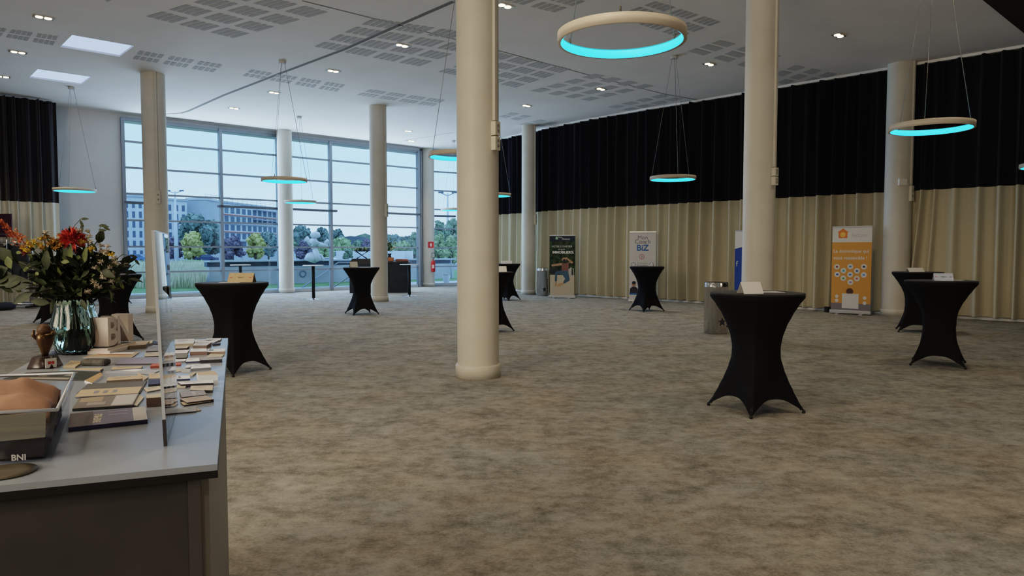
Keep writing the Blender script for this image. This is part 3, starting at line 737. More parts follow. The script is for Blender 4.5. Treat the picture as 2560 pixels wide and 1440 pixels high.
MB().box(-.62, .9, -.02, .02, 0, 1.15).build('panel', mat('board_grey', (.19, .185, .19), .8), root); text('K', .22, M_ow, 'lettering', root, T(-.32, -.025, .26) @ XZ, bold=.012)

# ------------------------------------------------------------------ reception counter (foreground left)
CO = onz(543, 1160, 1.1); CF = onz(570, 845, 1.1); S = (CF - CO); CL = S.length; S.normalize(); Tt = Vector((-S.y, S.x, 0)) if S.x < 0 else None
Tt = Vector((-S.y, S.x, 0)); CW = .66
crz = math.atan2(S.y, S.x) - math.pi / 2      # local +y = away along the counter, local -x = left
root = thing('reception_counter', 'grey reception counter with pale top covered in cards and brochures', 'counter', (CO.x, CO.y, 0), crz)
M_top = mat('counter_laminate', (.27, .305, .36), .30, spec=.7)  # bluish base colour carries the window sheen of the worktop
M_body = noisy('counter_body', (.042, .042, .043), (.052, .051, .051), 8, .6)
M_side = mat('counter_side_panel', (.20, .195, .18), .5)
g = MB(); g.prism([(0, 0, 1.088), (-CW, 0, 1.088), (-CW, CL, 1.088), (0, CL, 1.088)], (0, 0, .012)); g.build('worktop', M_top, root)
MB().box(-CW - .001, .001, -.001, CL + .001, 1.074, 1.088).build('worktop_edge', M_black, root)
MB().box(-CW + .02, -.034, .014, CL - .02, 0.0, 1.074).build('body', M_body, root)
MB().box(-.034, -.016, .020, CL - .01, 0.0, 1.074).build('side_panel', M_side, root)
MB().box(-.052, -.030, .010, .03, 0.0, 1.074).build('corner_post', mat('post_grey', (.10, .10, .105), .35, .5), root)
ZT = 1.1002

def Acr(x, y): return (160 + x / 4.0, 820 + y / 4.0)
def Bcr(x, y): return (400 + x / 5.144, 820 + y / 5.144)
def Ccr(x, y): return (x / 3.6, 820 + y / 3.6)
PAL = {}
def pm(c): 
    k = 'print_%02d%02d%02d' % tuple(int(v * 99) for v in c)
    return mat(k, c, .55)
def slab(fr, pts, th, ctop, lab, name='card_stack', cat='cards', z=ZT, cside=None, sheets=0, group=None, deco=None):
    P = [onz(*fr(*p), z + th) for p in pts]
    c = sum(P, Vector()) / len(P); c.z = z
    g = MB(); g.prism([p - c - Vector((0, 0, th)) for p in P], (0, 0, th - .0006))
    o = g.build(name, pm(cside) if cside else pm(tuple(v * .8 for v in ctop))); o.location = c
    g = MB(); g.prism([p - c - Vector((0, 0, .0006)) for p in P], (0, 0, .0007)); g.build('top_sheet', pm(ctop), o)
    if deco:      # small printed block on the top sheet: (u0,u1,v0,v1,color)
        for (u0, u1, v0, v1, dc) in deco:
            q = lambda u, v: P[0] * (1 - u) * (1 - v) + P[1] * u * (1 - v) + P[2] * u * v + P[3] * (1 - u) * v - c + Vector((0, 0, .0004))
            MB().quad(q(u0, v0), q(u1, v0), q(u1, v1), q(u0, v1)).build('print', pm(dc), o)
    tag(o, lab, cat, group); return o
WH = (.74, .78, .86); KR = (.50, .39, .27); CR = (.52, .46, .36); DK = (.03, .03, .04); NV = (.03, .04, .10); GY = (.22, .23, .26)
line = [(.15, .7, .25, .32, GY), (.15, .5, .5, .55, GY)]
G = 'business card stacks on the counter'
SL = [
 (Bcr, [(192, 148), (440, 138), (432, 196), (192, 206)], .012, WH, 'white card stack at the far end touching the clear screen edge', CR, line),
 (Bcr, [(600, 134), (795, 130), (770, 158), (590, 162)], .006, WH, 'rearmost white card stack at the far right counter corner', NV, line),
 (Bcr, [(445, 150), (752, 158), (700, 184), (440, 182)], .006, WH, 'white card pile between the two rearmost card stacks', GY, line),
 (Bcr, [(450, 188), (662, 186), (600, 222), (425, 224)], .014, (.55, .58, .66), 'bluish white card stack with brown side near the far end', (.16, .12, .10), line),
 (Bcr, [(668, 196), (780, 192), (770, 206), (680, 212)], .005, NV, 'small dark card pile at the far right edge', DK, None),
 (Bcr, [(198, 232), (378, 228), (345, 256), (198, 262)], .010, CR, 'cream card stack second from the far end by the screen', DK, line),
 (Bcr, [(400, 265), (598, 262), (602, 300), (385, 304)], .014, WH, 'white card stack with reddish side in the third row', (.17, .10, .09), line),
 (Bcr, [(612, 268), (838, 265), (832, 300), (605, 308)], .010, WH, 'white card stack with printed logo at the right counter edge, third row', (.30, .22, .18), [(.1, .35, .2, .7, (.15, .2, .3))]),
 (Bcr, [(195, 286), (378, 280), (350, 318), (195, 324)], .005, WH, 'thin white card pile left in the third row', GY, line),
 (Bcr, [(650, 330), (822, 338), (800, 366), (590, 378)], .004, CR, 'loose cream cards fanned at the right edge in the fourth row', GY, line),
 (Bcr, [(205, 332), (362, 334), (345, 378), (205, 384)], .006, (.17, .16, .11), 'olive brown card pile in the fourth row by the screen', DK, line),
 (Bcr, [(348, 388), (502, 383), (512, 424), (330, 432)], .006, WH, 'white card pile with navy edge left of the black box', NV, line),
 (Bcr, [(508, 384), (792, 376), (800, 400), (520, 412)], .012, (.30, .31, .33), 'black card box with grey lid near the right edge', DK, None),
 (Bcr, [(202, 404), (338, 400), (322, 424), (202, 432)], .005, WH, 'white card pile just behind the red card', GY, line),
 (Bcr, [(204, 446), (270, 444), (268, 470), (204, 474)], .004, (.42, .10, .06), 'small red card beside the clear screen', (.2, .05, .04), None),
 (Bcr, [(402, 470), (640, 460), (657, 505), (398, 522)], .008, WH, 'large white card stack standing alone in the middle row', GY, line),
 (Bcr, [(338, 478), (398, 474), (390, 506), (320, 512)], .004, WH, 'small white card pile left of the large white stack', DK, None),
 (Bcr, [(206, 516), (258, 516), (270, 556), (206, 562)], .002, CR, 'single cream card by the screen in the middle row', GY, None),
 (Bcr, [(270, 512), (395, 528), (385, 570), (275, 566)], .002, (.40, .42, .45), 'flat grey leaflet in the middle row', GY, None),
 (Bcr, [(470, 572), (700, 548), (745, 600), (490, 604)], .018, KR, 'kraft lidded white card box right of the screen', (.58, .62, .68), None),
 (Bcr, [(360, 602), (440, 566), (466, 572), (420, 608)], .004, KR, 'small kraft card lying left of the kraft box', GY, None),
 (Bcr, [(214, 614), (382, 610), (386, 648), (218, 656)], .006, WH, 'white card pile with navy edge beside the screen foot row', NV, [(.1, .3, .2, .8, GY)]),
 (Bcr, [(228, 692), (680, 670), (690, 702), (270, 722)], .010, WH, 'wide fanned white leaflet pile with dark edge', DK, line),
 (Bcr, [(214, 728), (342, 724), (326, 764), (214, 766)], .004, CR, 'cream card by the screen below the fanned leaflets', GY, None),
 (Bcr, [(398, 745), (682, 735), (676, 796), (388, 794)], .008, CR, 'cream card stack with dark right edge', DK, line),
 (Bcr, [(250, 816), (565, 800), (602, 856), (282, 890)], .008, (.26, .26, .28), 'grey card stack with faint logo, near end right of the screen', DK, [(.45, .6, .2, .8, (.4, .4, .42))]),
 (Bcr, [(265, 955), (600, 918), (652, 940), (310, 990)], .004, KR, 'lower rounded kraft card stack at the near end', DK, None),
 (Bcr, [(258, 908), (590, 866), (692, 914), (348, 958)], .008, (.46, .37, .30), 'upper rounded kraft card stack at the near end', DK, line),
 (Bcr, [(110, 1044), (470, 1008), (465, 1068), (78, 1100)], .003, (.40, .40, .41), 'flat grey leaflet nearest the camera under the screen', DK, None),
 (Bcr, [(472, 1020), (530, 1054), (500, 1060), (466, 1062)], .002, CR, 'tiny pointed paper at the end of the grey leaflet', GY, None),
 (Acr, [(655, 138), (858, 128), (818, 165), (650, 178)], .016, KR, 'kraft card box next to the white letter sign', (.20, .16, .12), None),
 (Acr, [(838, 130), (890, 122), (880, 150), (822, 160)], .010, CR, 'small cream card stack right of the kraft box', GY, None),
 (Acr, [(872, 122), (960, 140), (950, 162), (880, 156)], .003, NV, 'dark leaflet at the far left of the screen', GY, None),
 (Acr, [(840, 185), (968, 178), (964, 226), (820, 232)], .004, GY, 'grey brochure left of the screen in the second row', DK, line),
 (Acr, [(805, 250), (968, 240), (966, 276), (805, 284)], .005, CR, 'cream card stack left of the screen in the third row', DK, line),
 (Acr, [(880, 358), (968, 352), (968, 376), (862, 382)], .008, (.42, .10, .06), 'red card box left of the screen', (.25, .06, .04), None),
 (Acr, [(488, 390), (788, 380), (770, 398), (468, 414)], .005, KR, 'kraft printed card on a dark leaflet', GY, line),
 (Acr, [(440, 492), (755, 472), (782, 504), (425, 526)], .008, KR, 'long kraft card stack in the middle left', (.14, .11, .09), line),
 (Acr, [(735, 442), (842, 492), (800, 520), (735, 486)], .005, KR, 'open kraft folded card standing in the middle', GY, None),
 (Acr, [(848, 458), (972, 450), (974, 498), (852, 504)], .004, (.55, .42, .28), 'orange kraft card by the screen', GY, line),
 (Acr, [(845, 516), (974, 510), (974, 556), (842, 566)], .006, NV, 'dark blue card stack left of the screen', DK, None),
 (Acr, [(795, 600), (974, 578), (974, 610), (832, 636)], .004, CR, 'cream folded leaflet left of the screen', GY, line),
 (Acr, [(820, 668), (978, 652), (980, 690), (826, 700)], .024, CR, 'brown card box left of the screen near its foot', (.11, .08, .07), None),
 (Acr, [(-10, 384), (66, 326), (196, 332), (112, 388)], .006, KR, 'yellowish card stack beside the trophy', (.25, .2, .13), line),
]
for fr, pts, th, ct, lab, cs, deco in SL: slab(fr, pts, th, ct, lab, cside=cs, deco=deco, group=G)
M_ = 'magazines and brochures on the counter'
slab(Acr, [(190, 294), (390, 242), (752, 242), (682, 290)], .003, KR, 'kraft, red and white brochure in front of the letter sign', 'brochure', 'brochure', cside=GY, group=M_, deco=[(.45, .6, .1, .9, (.42, .14, .08)), (.62, .95, .1, .9, WH)])
slab(Acr, [(575, 298), (966, 290), (968, 352), (512, 356)], .006, (.24, .24, .34), 'violet blue magazine with dark spine in the middle', 'magazine', 'magazine', cside=DK, group=M_)
slab(Acr, [(385, 440), (700, 408), (966, 420), (880, 462)], .002, (.36, .38, .45), 'pale blue and white open leaflet', 'brochure', 'brochure', cside=GY, group=M_, deco=[(.4, .95, .1, .5, WH)])
slab(Acr, [(240, 556), (832, 528), (760, 650), (130, 650)], .003, (.10, .10, .10), 'large dark brochure under the cream band leaflet', 'brochure', 'brochure', cside=DK, group=M_)
slab(Acr, [(172, 618), (782, 584), (742, 650), (108, 688)], .002, KR, 'cream banded leaflet with handwriting', 'brochure', 'brochure', z=ZT + .0032, cside=GY, group=M_, deco=[(.25, .33, .3, .7, GY), (.4, .47, .3, .7, GY), (.55, .62, .3, .7, GY)])
slab(Acr, [(150, 700), (752, 654), (690, 768), (84, 806)], .007, (.16, .14, .13), 'magazine with kraft, dark and white cover squares', 'magazine', 'magazine', cside=DK, group=M_, deco=[(.05, .42, .05, .5, (.32, .25, .18)), (.62, .98, .05, .95, (.46, .45, .46)), (.2, .5, .55, .8, (.3, .27, .25))])
slab(Acr, [(752, 668), (800, 690), (730, 775), (690, 770)], .004, CR, 'loose leaflets fanned at the end of the cover-square magazine', 'brochure', 'brochure', cside=GY, group=M_)
m39 = slab(Acr, [(60, 858), (812, 786), (836, 914), (42, 996)], .010, (.15, .14, .20), 'thick violet grey magazine nearest the camera reading ENSEMBLE', 'magazine', 'magazine', cside=(.02, .02, .06), group=M_, deco=[(0, .30, 0, 1, (.10, .08, .08)), (.82, 1, 0, 1, (.48, .46, .44)), (.5, .75, .15, .2, (.3, .3, .4)), (.5, .75, .35, .4, (.3, .3, .4))])
tx = onz(*Acr(340, 900), ZT + .0108); ex = (onz(*Acr(350, 850), ZT + .0108) - onz(*Acr(325, 960), ZT + .0108)); ang = math.atan2(ex.y, ex.x)
text('ENSEMBLE', .021, mat('magazine_lettering', (.60, .55, .45), .6), 'lettering', m39, T(*(tx - m39.location)) @ RZ(ang), bold=.0007)
slab(Ccr, [(28, 455), (240, 402), (930, 372), (860, 470)], .003, (.025, .035, .035), 'large black printed flyer behind the plastic tub', 'brochure', 'brochure', cside=DK, group=M_, deco=[(.02, .2, .15, .7, (.36, .33, .27)), (.35, .5, .3, .4, (.25, .27, .2)), (.35, .6, .6, .68, (.25, .27, .25)), (.7, .8, .3, .7, (.28, .2, .12))])
slab(Ccr, [(760, 472), (905, 400), (925, 425), (830, 495)], .006, (.40, .26, .14), 'orange brown leaflet stack behind the tub', 'brochure', 'brochure', cside=WH, group=M_)
slab(Ccr, [(640, 372), (720, 362), (930, 360), (900, 380)], .004, KR, 'thin kraft leaflet on the black flyer', 'brochure', 'brochure', z=ZT + .0035, cside=GY, group=M_)
# dark rounded case, blue tube
g = MB(); c = onz(*Acr(318, 372), ZT)
g.box(-.045, .045, -.022, .022, 0, .022); o = g.build('glasses_case', noisy('case_dark', (.05, .048, .045), (.10, .095, .09), 60, .7), bevel=.009); o.location = c; o.rotation_euler = (0, 0, R(-3)); tag(o, 'dark rounded case between card stacks and the vase', 'case')
c = onz(140, 882, ZT + .008); o = MB().tube([(-.03, -.02, 0), (.03, .025, 0)], .009, 14).build('rolled_paper', mat('blue_tube', (.08, .11, .17), .5)); o.location = c; tag(o, 'blue rolled paper between trophy and vase', 'paper roll')

# white letter sign block "BNI" on the counter
c = onz(284, 876, ZT); root = thing('letter_sign', 'white block letter sign reading BNI beside the vase', 'sign', (c.x, c.y, ZT), R(92))
M_lw = mat('letter_white', (.56, .50, .46), .6)
MB().box(-.115, .115, -.045, .042, 0, .014).build('plinth', M_lw, root, bevel=.002); MB().box(-.11, .11, -.034, .036, .014, .022).build('plinth_step', M_lw, root)
for k, ch in enumerate('BNI'):
    text(ch, .155, M_lw, 'letter', root, T((-.062, .028, .090)[k], .002, .078) @ XZ, ext=.033, bold=.003)
# trophy
c = onz(113, 918, ZT); root = thing('bronze_trophy', 'bronze hand holding a ball on a dark trophy base', 'trophy', (c.x, c.y, ZT), R(10))
Mbz = mat('bronze', (.11, .065, .035), .35, .75); Mdk = mat('trophy_base_black', (.03, .02, .02), .3)
g = MB(); g.lathe([(.056, 0), (.056, .004), (.040, .038), (.036, .040)], 4, RZ(math.pi / 4)); g.build('base', Mdk, root)
g = MB(); g.lathe([(.010, .040), (.011, .048), (.017, .066), (.024, .082), (.027, .098), (.0262, .11), (.020, .118)], 20, fn=lambda r, z, t: r * (1 + .12 * math.sin(3 * t))); g.build('hand', Mbz, root)
for k, (a, l) in enumerate(((200, .03), (150, .022), (95, .02), (40, .024), (-10, .022))):
    a = R(a); d = Vector((math.cos(a), math.sin(a), 0)); p = Vector((0, 0, .10)) + d * .022
    MB().tube([p, p + d * .010 + Vector((0, 0, .012)), p + d * .006 + Vector((0, 0, .012 + l * .6))], .005, 8, [.006, .006, .004]).build('finger', Mbz, root)
MB().blob((0, 0, .130), .0215, 3).build('ball', noisy('ball_bronze', (.05, .03, .02), (.12, .07, .04), 90, .5), root)
rp = MB().quad((.041, -.018, .006), (.041, .018, .006), (.041, .018, .036), (.041, -.018, .036)); 
pl = MB().box(.048, .050, -.016, .018, .003, .035, RZ(R(-48))).build('name_plate', M_ow, root); text('BNI', .012, M_redink, 'lettering', pl, RZ(R(-48)) @ T(.0505, .001, .020) @ RZ(math.pi / 2) @ XZ, bold=.0008)

# clear screen
N0 = onz(414, 1115, ZT); N1 = onz(442, 1037, ZT); dv = RZ(R(.6)) @ (N1 - N0); PL_ = dv.length * 1.2
root = thing('clear_screen', 'clear acrylic upright screen standing on the counter', 'screen', N0, math.atan2(dv.y, dv.x))
tl = R(1.7)
Mtilt = Matrix.Rotation(-tl, 4, 'X')
MB().box(0, PL_, -.0025, .0025, .0, .44, Mtilt).build('panel', M_acryl, root)
Medge = mat('acrylic_edge', (.55, .60, .68), .15, spec=.8)
MB().box(-.001, .001, -.003, .003, .055, .44, Mtilt).build('near_edge', Medge, root); MB().box(0, PL_, -.003, .003, .4395, .4415, Mtilt).build('top_edge', Medge, root)
MB().box(-.002, .002, -.0035, .0035, .0, .055, Mtilt).build('dark_clip', mat('clip_dark', (.05, .045, .055), .4), root); MB().box(0, PL_, -.0012, .0012, 0, .002).build('foot_seal', M_gr, root)

# vase
c = onz(190, 884, ZT); VX, VY = c.x, c.y
root = thing('glass_vase', 'wavy ribbed green tinted glass vase on the counter', 'vase', (c.x, c.y, ZT))
M_vase = mat('green_glass', (.78, .93, .88), .04, trans=1.0, ior=1.33)
VP = [(.050, 0), (.066, .012), (.082, .045), (.086, .075), (.082, .11), (.073, .15), (.064, .19), (.058, .215)]
def wave(r, z, t): return r * (1 + .055 * math.sin(14 * t + 1.4 * math.sin(z * 40)))
g = MB(); g.lathe(VP + [(r - .005, z) for r, z in reversed(VP[1:])] + [(.045, .008)], 84, cap=True, fn=wave); g.build('glass_body', M_vase, root)
MB().lathe([(.058, .012), (.074, .045), (.077, .075), (.074, .10)], 30, fn=lambda r, z, t: r * .96).build('water', mat('vase_water', (.70, .85, .80), .02, trans=1.0, ior=1.2), root)
# bouquet
root = thing('bouquet', 'mixed autumn bouquet with red bloom and orange plume in the green vase', 'bouquet', (c.x, c.y, ZT))
rb = random.Random(11)
MSC = 2.62 / F     # metres per photo pixel at the vase
def bp(px, py, dy=0): return Vector(((px - 190) * MSC, dy, (884 - py) * MSC))
g = MB(); ends = []
for k in range(46):
    px = rb.uniform(60, 325); py = 640 - 40 * math.sin((px - 60) / 265 * math.pi) + rb.uniform(-10, 70); e = bp(px, py, rb.uniform(-.10, .10)); ends.append(e)
    s = Vector((rb.gauss(0, .022), rb.gauss(0, .02), .02)); m_ = Vector((-s.x * .3, -s.y * .3, .21)); q = (m_ + e) * .5 + Vector((0, 0, .03))
    g.tube([s, m_, q, e], .0022, 5, [.003, .0028, .0022, .0014], cap=False)
g.build('stems', mat('stem_green', (.045, .06, .03), .6), root)
ML = noisy('bouquet_leaf', (.012, .020, .010), (.034, .046, .016), 30, .55); ML2 = noisy('bouquet_leaf_light', (.05, .07, .02), (.10, .12, .035), 30, .55)
g = MB()
for k in range(560):
    t = rb.random(); e = rb.choice(ends); base = Vector((0, 0, .20)); p = base + (e - base) * (t ** .75) + Vector((rb.gauss(0, .018), rb.gauss(0, .02), rb.gauss(0, .015)))
    d = (e - base).normalized() + Vector((rb.gauss(0, .8), rb.gauss(0, .8), rb.gauss(0, .5))); g.leaf(p, d, rb.uniform(.03, .085), rb.uniform(.014, .034), (rb.gauss(0, 1), rb.gauss(0, 1), 1), .25)
for (x, y, dx, dz, L, W) in [(75, 640, -.6, .8, .07, .05), (60, 655, -1, -.5, .075, .055), (70, 670, -1, -.2, .09, .06), (100, 680, -1, -.3, .10, .05), (120, 720, -1, -.5, .08, .035), (235, 600, -.2, 1, .08, .03), (225, 650, -.3, 1, .09, .03), (250, 660, .3, 1, .09, .03), (160, 660, .1, 1, .08, .035), (120, 690, -1, -.2, .09, .05), (165, 745, -1, .15, .07, .03), (300, 660, .8, -.4, .06, .03), (245, 735, .5, -.8, .05, .02)]:
    g.leaf(bp(x, y, -.09), (dx, -.2, dz), L, W, (0, -1, .2), .12)
g.build('foliage', ML, root)
g = MB()
for (x, y, dx, dz, L, W) in [(35, 625, -1, .25, .055, .022), (40, 650, -.6, -1, .06, .05), (70, 625, .3, -.9, .05, .03), (230, 640, .1, 1, .07, .022), (265, 640, .2, 1, .06, .02), (205, 640, .9, .1, .04, .016)]: g.leaf(bp(x, y, -.11), (dx, -.2, dz), L, W, (0, -1, .2), .12)
for k in range(60): 
    e = rb.choice(ends); g.leaf(e + Vector((rb.gauss(0, .02), -.03, rb.gauss(0, .02))), (rb.gauss(0, 1), rb.gauss(0, 1), .6), rb.uniform(.02, .05), .014, (0, -1, .3))
g.build('light_leaves', ML2, root)
def pompon(cx, cy, r, m, name, n=90, dy=-.06, petal=.4, seed=0, sq=.62):
    g = MB(); q = random.Random(seed); C = bp(cx, cy, dy)
    for k in range(n):
        v = Vector((q.gauss(0, 1), q.gauss(0, 1), q.gauss(0, 1) * sq + .25)).normalized(); g.leaf(C + v * r * .35, v + Vector((0, 0, .15)), r * .75, r * petal * .55, (q.gauss(0, 1), q.gauss(0, 1), 1), -.1)
    g.blob(C, r * .45, 1); return g.build(name, m, root)
pompon(232, 583, .046, mat('red_petal', (.42, .04, .035), .6), 'red_bloom', 150, -.10, .40, 1)
pompon(218, 608, .022, mat('crimson_petal', (.12, .012, .016), .6), 'red_bud', 60, -.07, .4, 2)
pompon(98, 615, .022, mat('crimson_petal', (.12, .012, .016), .6), 'red_bud', 60, -.07, .4, 12)
g = MB(); q = random.Random(2); a0, a1 = bp(114, 594, -.10), bp(50, 534, -.10)
for k in range(260):
    t = q.random(); C = a0 + (a1 - a0) * t + Vector((0, 0, -.008 * math.sin(t * 3))); w = .026 * (1 - t) ** .8 + .002
    g.leaf(C + Vector((q.gauss(0, w * .45), q.gauss(0, w * .45), q.gauss(0, w * .45))), (a1 - a0).normalized() + Vector((q.gauss(0, .5), q.gauss(0, .5), q.gauss(0, .5))), .014, .006)
g.build('orange_plume', mat('orange_petal', (.46, .115, .04), .65), root)
MY = mat('yellow_petal', (.50, .33, .03), .6); MO = mat('ochre_petal', (.32, .17, .035), .6); MWt = mat('aster_petal', (.36, .31, .24), .6)
for k, (x, y) in enumerate([(118, 592), (128, 600), (140, 588), (150, 595), (110, 604), (285, 606), (330, 622), (155, 582), (122, 612)]): pompon(x, y, .013, MY, 'yellow_flower', 30, -.10 - .008 * (k % 3), .5, 20 + k)
for k, (x, y) in enumerate([(165, 578), (178, 592), (192, 585), (200, 596), (205, 575), (160, 604), (186, 604), (212, 590), (262, 590)]): pompon(x, y, .015, MO, 'ochre_flower', 34, -.10 - .008 * (k % 3), .5, 40 + k)
for k, (x, y) in enumerate([(150, 565), (265, 562), (272, 575), (280, 588), (292, 598), (298, 612), (310, 618), (320, 612), (326, 630), (334, 642), (300, 640), (290, 655), (312, 655), (325, 670), (305, 680), (285, 690), (318, 690), (298, 668), (276, 605), (250, 560), (275, 700), (290, 705), (265, 715), (322, 600), (286, 628), (252, 575)]):
    pompon(x, y, .013, MWt, 'aster', 26, -.07 - .012 * (k % 4), .45, 60 + k)
g = MB(); g2 = MB()
for pts_, lf in (([(195, 640), (196, 580), (205, 545), (222, 528)], [(222, 528, 1, .05), (220, 530, .4, -.9)]), ([(222, 600), (225, 570), (224, 545)], [(224, 565, .1, 1), (226, 560, -.2, 1)]), ([(262, 600), (265, 570), (272, 550), (280, 545)], [(268, 556, 1, -.1), (275, 546, 1, -.1), (280, 548, .8, -.4), (268, 546, .9, .15)]), ([(310, 640), (335, 650), (350, 655)], [(348, 622, .9, -.3), (360, 632, .6, -.8)]), ([(300, 640), (330, 620), (352, 625)], [])):
    g.tube([bp(x, y, -.02) for x, y in pts_], .0012, 4)
    for x, y, dx, dz in lf: g2.leaf(bp(x, y, -.02), (dx, 0, dz), .030, .011, (0, -1, .2), .1)
g.build('thin_twigs', mat('stem_green', (0, 0, 0)), root); g2.build('twig_leaves', ML, root)

# plastic tub with cloth and card
root = thing('clear_plastic_tub', 'clear plastic storage tub at the left counter edge', 'tub', (0, 0, 0))
n_r = onz(128, 1155, ZT); f_r = onz(172, 1040, ZT); n_l = onz(-190, 1175, ZT)
ax = (f_r - n_r).normalized(); bxv = (n_l - n_r).normalized(); Wt = .26; Lt = (f_r - n_r).length; ht = .102
def tub_ring(z, o): 
    e = o; return [n_r + Vector((0, 0, z)) - bxv * e - ax * e, n_r + ax * Lt - bxv * e + ax * e + Vector((0, 0, z)), n_r + ax * Lt + bxv * (Wt + e) + ax * e + Vector((0, 0, z)), n_r + bxv * (Wt + e) - ax * e + Vector((0, 0, z))]
g = MB(); r0, r1, r2, r3 = tub_ring(.002, 0), tub_ring(ht - .028, .008), tub_ring(ht - .028, .013), tub_ring(ht, .014)
for A_, B_ in ((r0, r1), (r1, r2), (r2, r3)):
    for i in range(4): g.quad(A_[i], A_[(i + 1) % 4], B_[(i + 1) % 4], B_[i])
g.quad(*r0); g.build('tub_walls', M_tub, root)
MB().tube(r3 + [r3[0]], .0035, 6).build('rim', mat('tub_rim', (.50, .53, .60), .2, spec=.7), root)
g = MB(); c0 = (r0[0] + r0[2]) / 2
o = MB().prism([Vector(p) * .90 + c0 * .10 + Vector((0, 0, .004)) for p in r0], (0, 0, .035)).build('folded_shirt', noisy('dark_cloth', (.016, .015, .022), (.03, .028, .038), 30, .9)); tag(o, 'folded dark shirt with BNI print at the bottom of the tub', 'shirt')
for k in range(1): text('BNI', .016, M_ow, 'lettering', o, T(*(n_r + bxv * (.055 + .0 * k) - ax * (-.008) + Vector((0, 0, .010 + .014 * k)))) @ RZ(math.atan2(-bxv.y, -bxv.x)) @ XZ, bold=.0004)
o = MB().prism([n_r + ax * .015 + bxv * .01 + Vector((0, 0, .045)), n_r + ax * .015 + bxv * .115 + Vector((0, 0, .04)), n_r + ax * .02 + bxv * .12 + Vector((0, 0, .088)), n_r + ax * .02 + bxv * .008 + Vector((0, 0, .092))], ax * .003).build('grey_card', mat('olive_grey_card', (.16, .155, .125), .8)); tag(o, 'grey card standing inside the plastic tub', 'card')
o = MB().prism([n_r + ax * .012 + bxv * .105 + Vector((0, 0, .03)), n_r + ax * .012 + bxv * .16 + Vector((0, 0, .03)), n_r + ax * .02 + bxv * .16 + Vector((0, 0, .09)), n_r + ax * .02 + bxv * .11 + Vector((0, 0, .095))], -ax * .002).build('red_cloth', mat('dull_red_cloth', (.13, .02, .03), .9)); tag(o, 'dull red cloth inside the plastic tub', 'cloth')
g = MB(); g.sm = True; n = 26; rows = []
C0 = n_r + ax * (Lt * .25) + bxv * .01
for i in range(n + 1):
    row = []
    for j in range(n + 1):
        u, v = i / n, j / n; p = C0 + bxv * (Wt * .95 * u) + ax * (Lt * .62 * v)
        e = min(u, 1.0) * 4; e = min(1, e); f = math.sin(math.pi * min(1, max(0, v))) ** .5
        z = .070 + .040 * (e ** .5) * f + .010 * math.sin(9 * v + 4 * u) + .006 * noise.noise(Vector((u * 6, v * 6, 1))) 
        row.append(g.bm.verts.new((p.x, p.y, ZT + z)))
    rows.append(row)
for a, b_ in zip(rows, rows[1:]):
    for i in range(n): g.bm.faces.new([a[i], a[i + 1], b_[i + 1], b_[i]]).smooth = True
o = g.build('folded_cloth', noisy('rosy_brown_cloth', (.30, .17, .12), (.36, .21, .15), 25, .85)); sm = o.modifiers.new('thick', 'SOLIDIFY'); sm.thickness = .03; tag(o, 'rosy brown folded cloth piled in the plastic tub', 'cloth')
o = MB().lathe([(.040, 0), (.05, .001), (.05, .003), (.035, .004)], 30).build('brown_disc', mat('disc_brown', (.09, .08, .06), .5)); o.location = onz(12, 1182, ZT) ; tag(o, 'round flat brown disc under the front of the tub', 'mat')  # flat brown disc at the front of the tub

# ------------------------------------------------------------------ outside
GZ = -.8
def pol(name, pts, z, m, lab=None):
    o = MB().poly([(x, y, z) for x, y in pts]).build(name, m); o['kind'] = 'structure'; return o
M_grass = noisy('lawn_grass', (.10, .20, .05), (.17, .28, .08), 2.0, .9); M_asph = noisy('asphalt', (.20, .21, .22), (.27, .28, .29), .6, .9); M_pave = noisy('pale_paving', (.50, .52, .54), (.58, .60, .62), 1, .8)
struct(MB().poly([(-600, 30, GZ), (300, 30, GZ), (300, 700, GZ), (-600, 700, GZ)]).build('ground', M_asph))
o1 = WIN(-30); o2 = WIN(-3.7); nn = Vector((-.676, .737, 0))
lawn = MB().poly([p + Vector((0, 0, -.06)) for p in (o1, o2, o2 + UA * 30, o2 + UA * 30 + nn * 22, o1 + nn * 22)]).build('lawn', M_grass); lawn['kind'] = 'structure'
pv = MB().poly([p + Vector((0, 0, -.03)) for p in (o1, o2 + UA * 26, o2 + UA * 26 + nn * .7, o1 + nn * .7)]).build('paving', M_pave); pv['kind'] = 'structure'
pv = MB().poly([p + Vector((0, 0, -.05)) for p in (o1 + nn * 3.0, o2 + UA * 1 + nn * 3.0, o2 + UA * 1 + nn * 3.7, o1 + nn * 3.7)]).build('garden_path', M_pave); pv['kind'] = 'structure'
pv = MB().poly([p + Vector((0, 0, -.04)) for p in (o2 + nn * 0.1, o2 + UA * 26 + nn * .1, o2 + UA * 26 + nn * 4.5, o2 + nn * 4.5)]).build('terrace', M_pave); pv['kind'] = 'structure'
# reeds
g = MB(); rg = random.Random(4)
for k in range(5200):
    px = rg.uniform(290, 512); Y = rg.uniform(29.5, 41); x = X(px, Y); h = rg.uniform(.55, 1.0) * (1.15 if Y > 34 else .9)
    d = Vector((rg.gauss(0, .12), rg.gauss(0, .1), 1)); g.leaf((x, Y, -.08), d, h, .045, (0, -1, 0), .1)
tag(g.build('reeds', noisy('reed_grass', (.44, .46, .26), (.72, .70, .48), 1.5, .9)), 'tall pale green reeds beyond the lawn outside the window', 'reeds', kind='stuff')
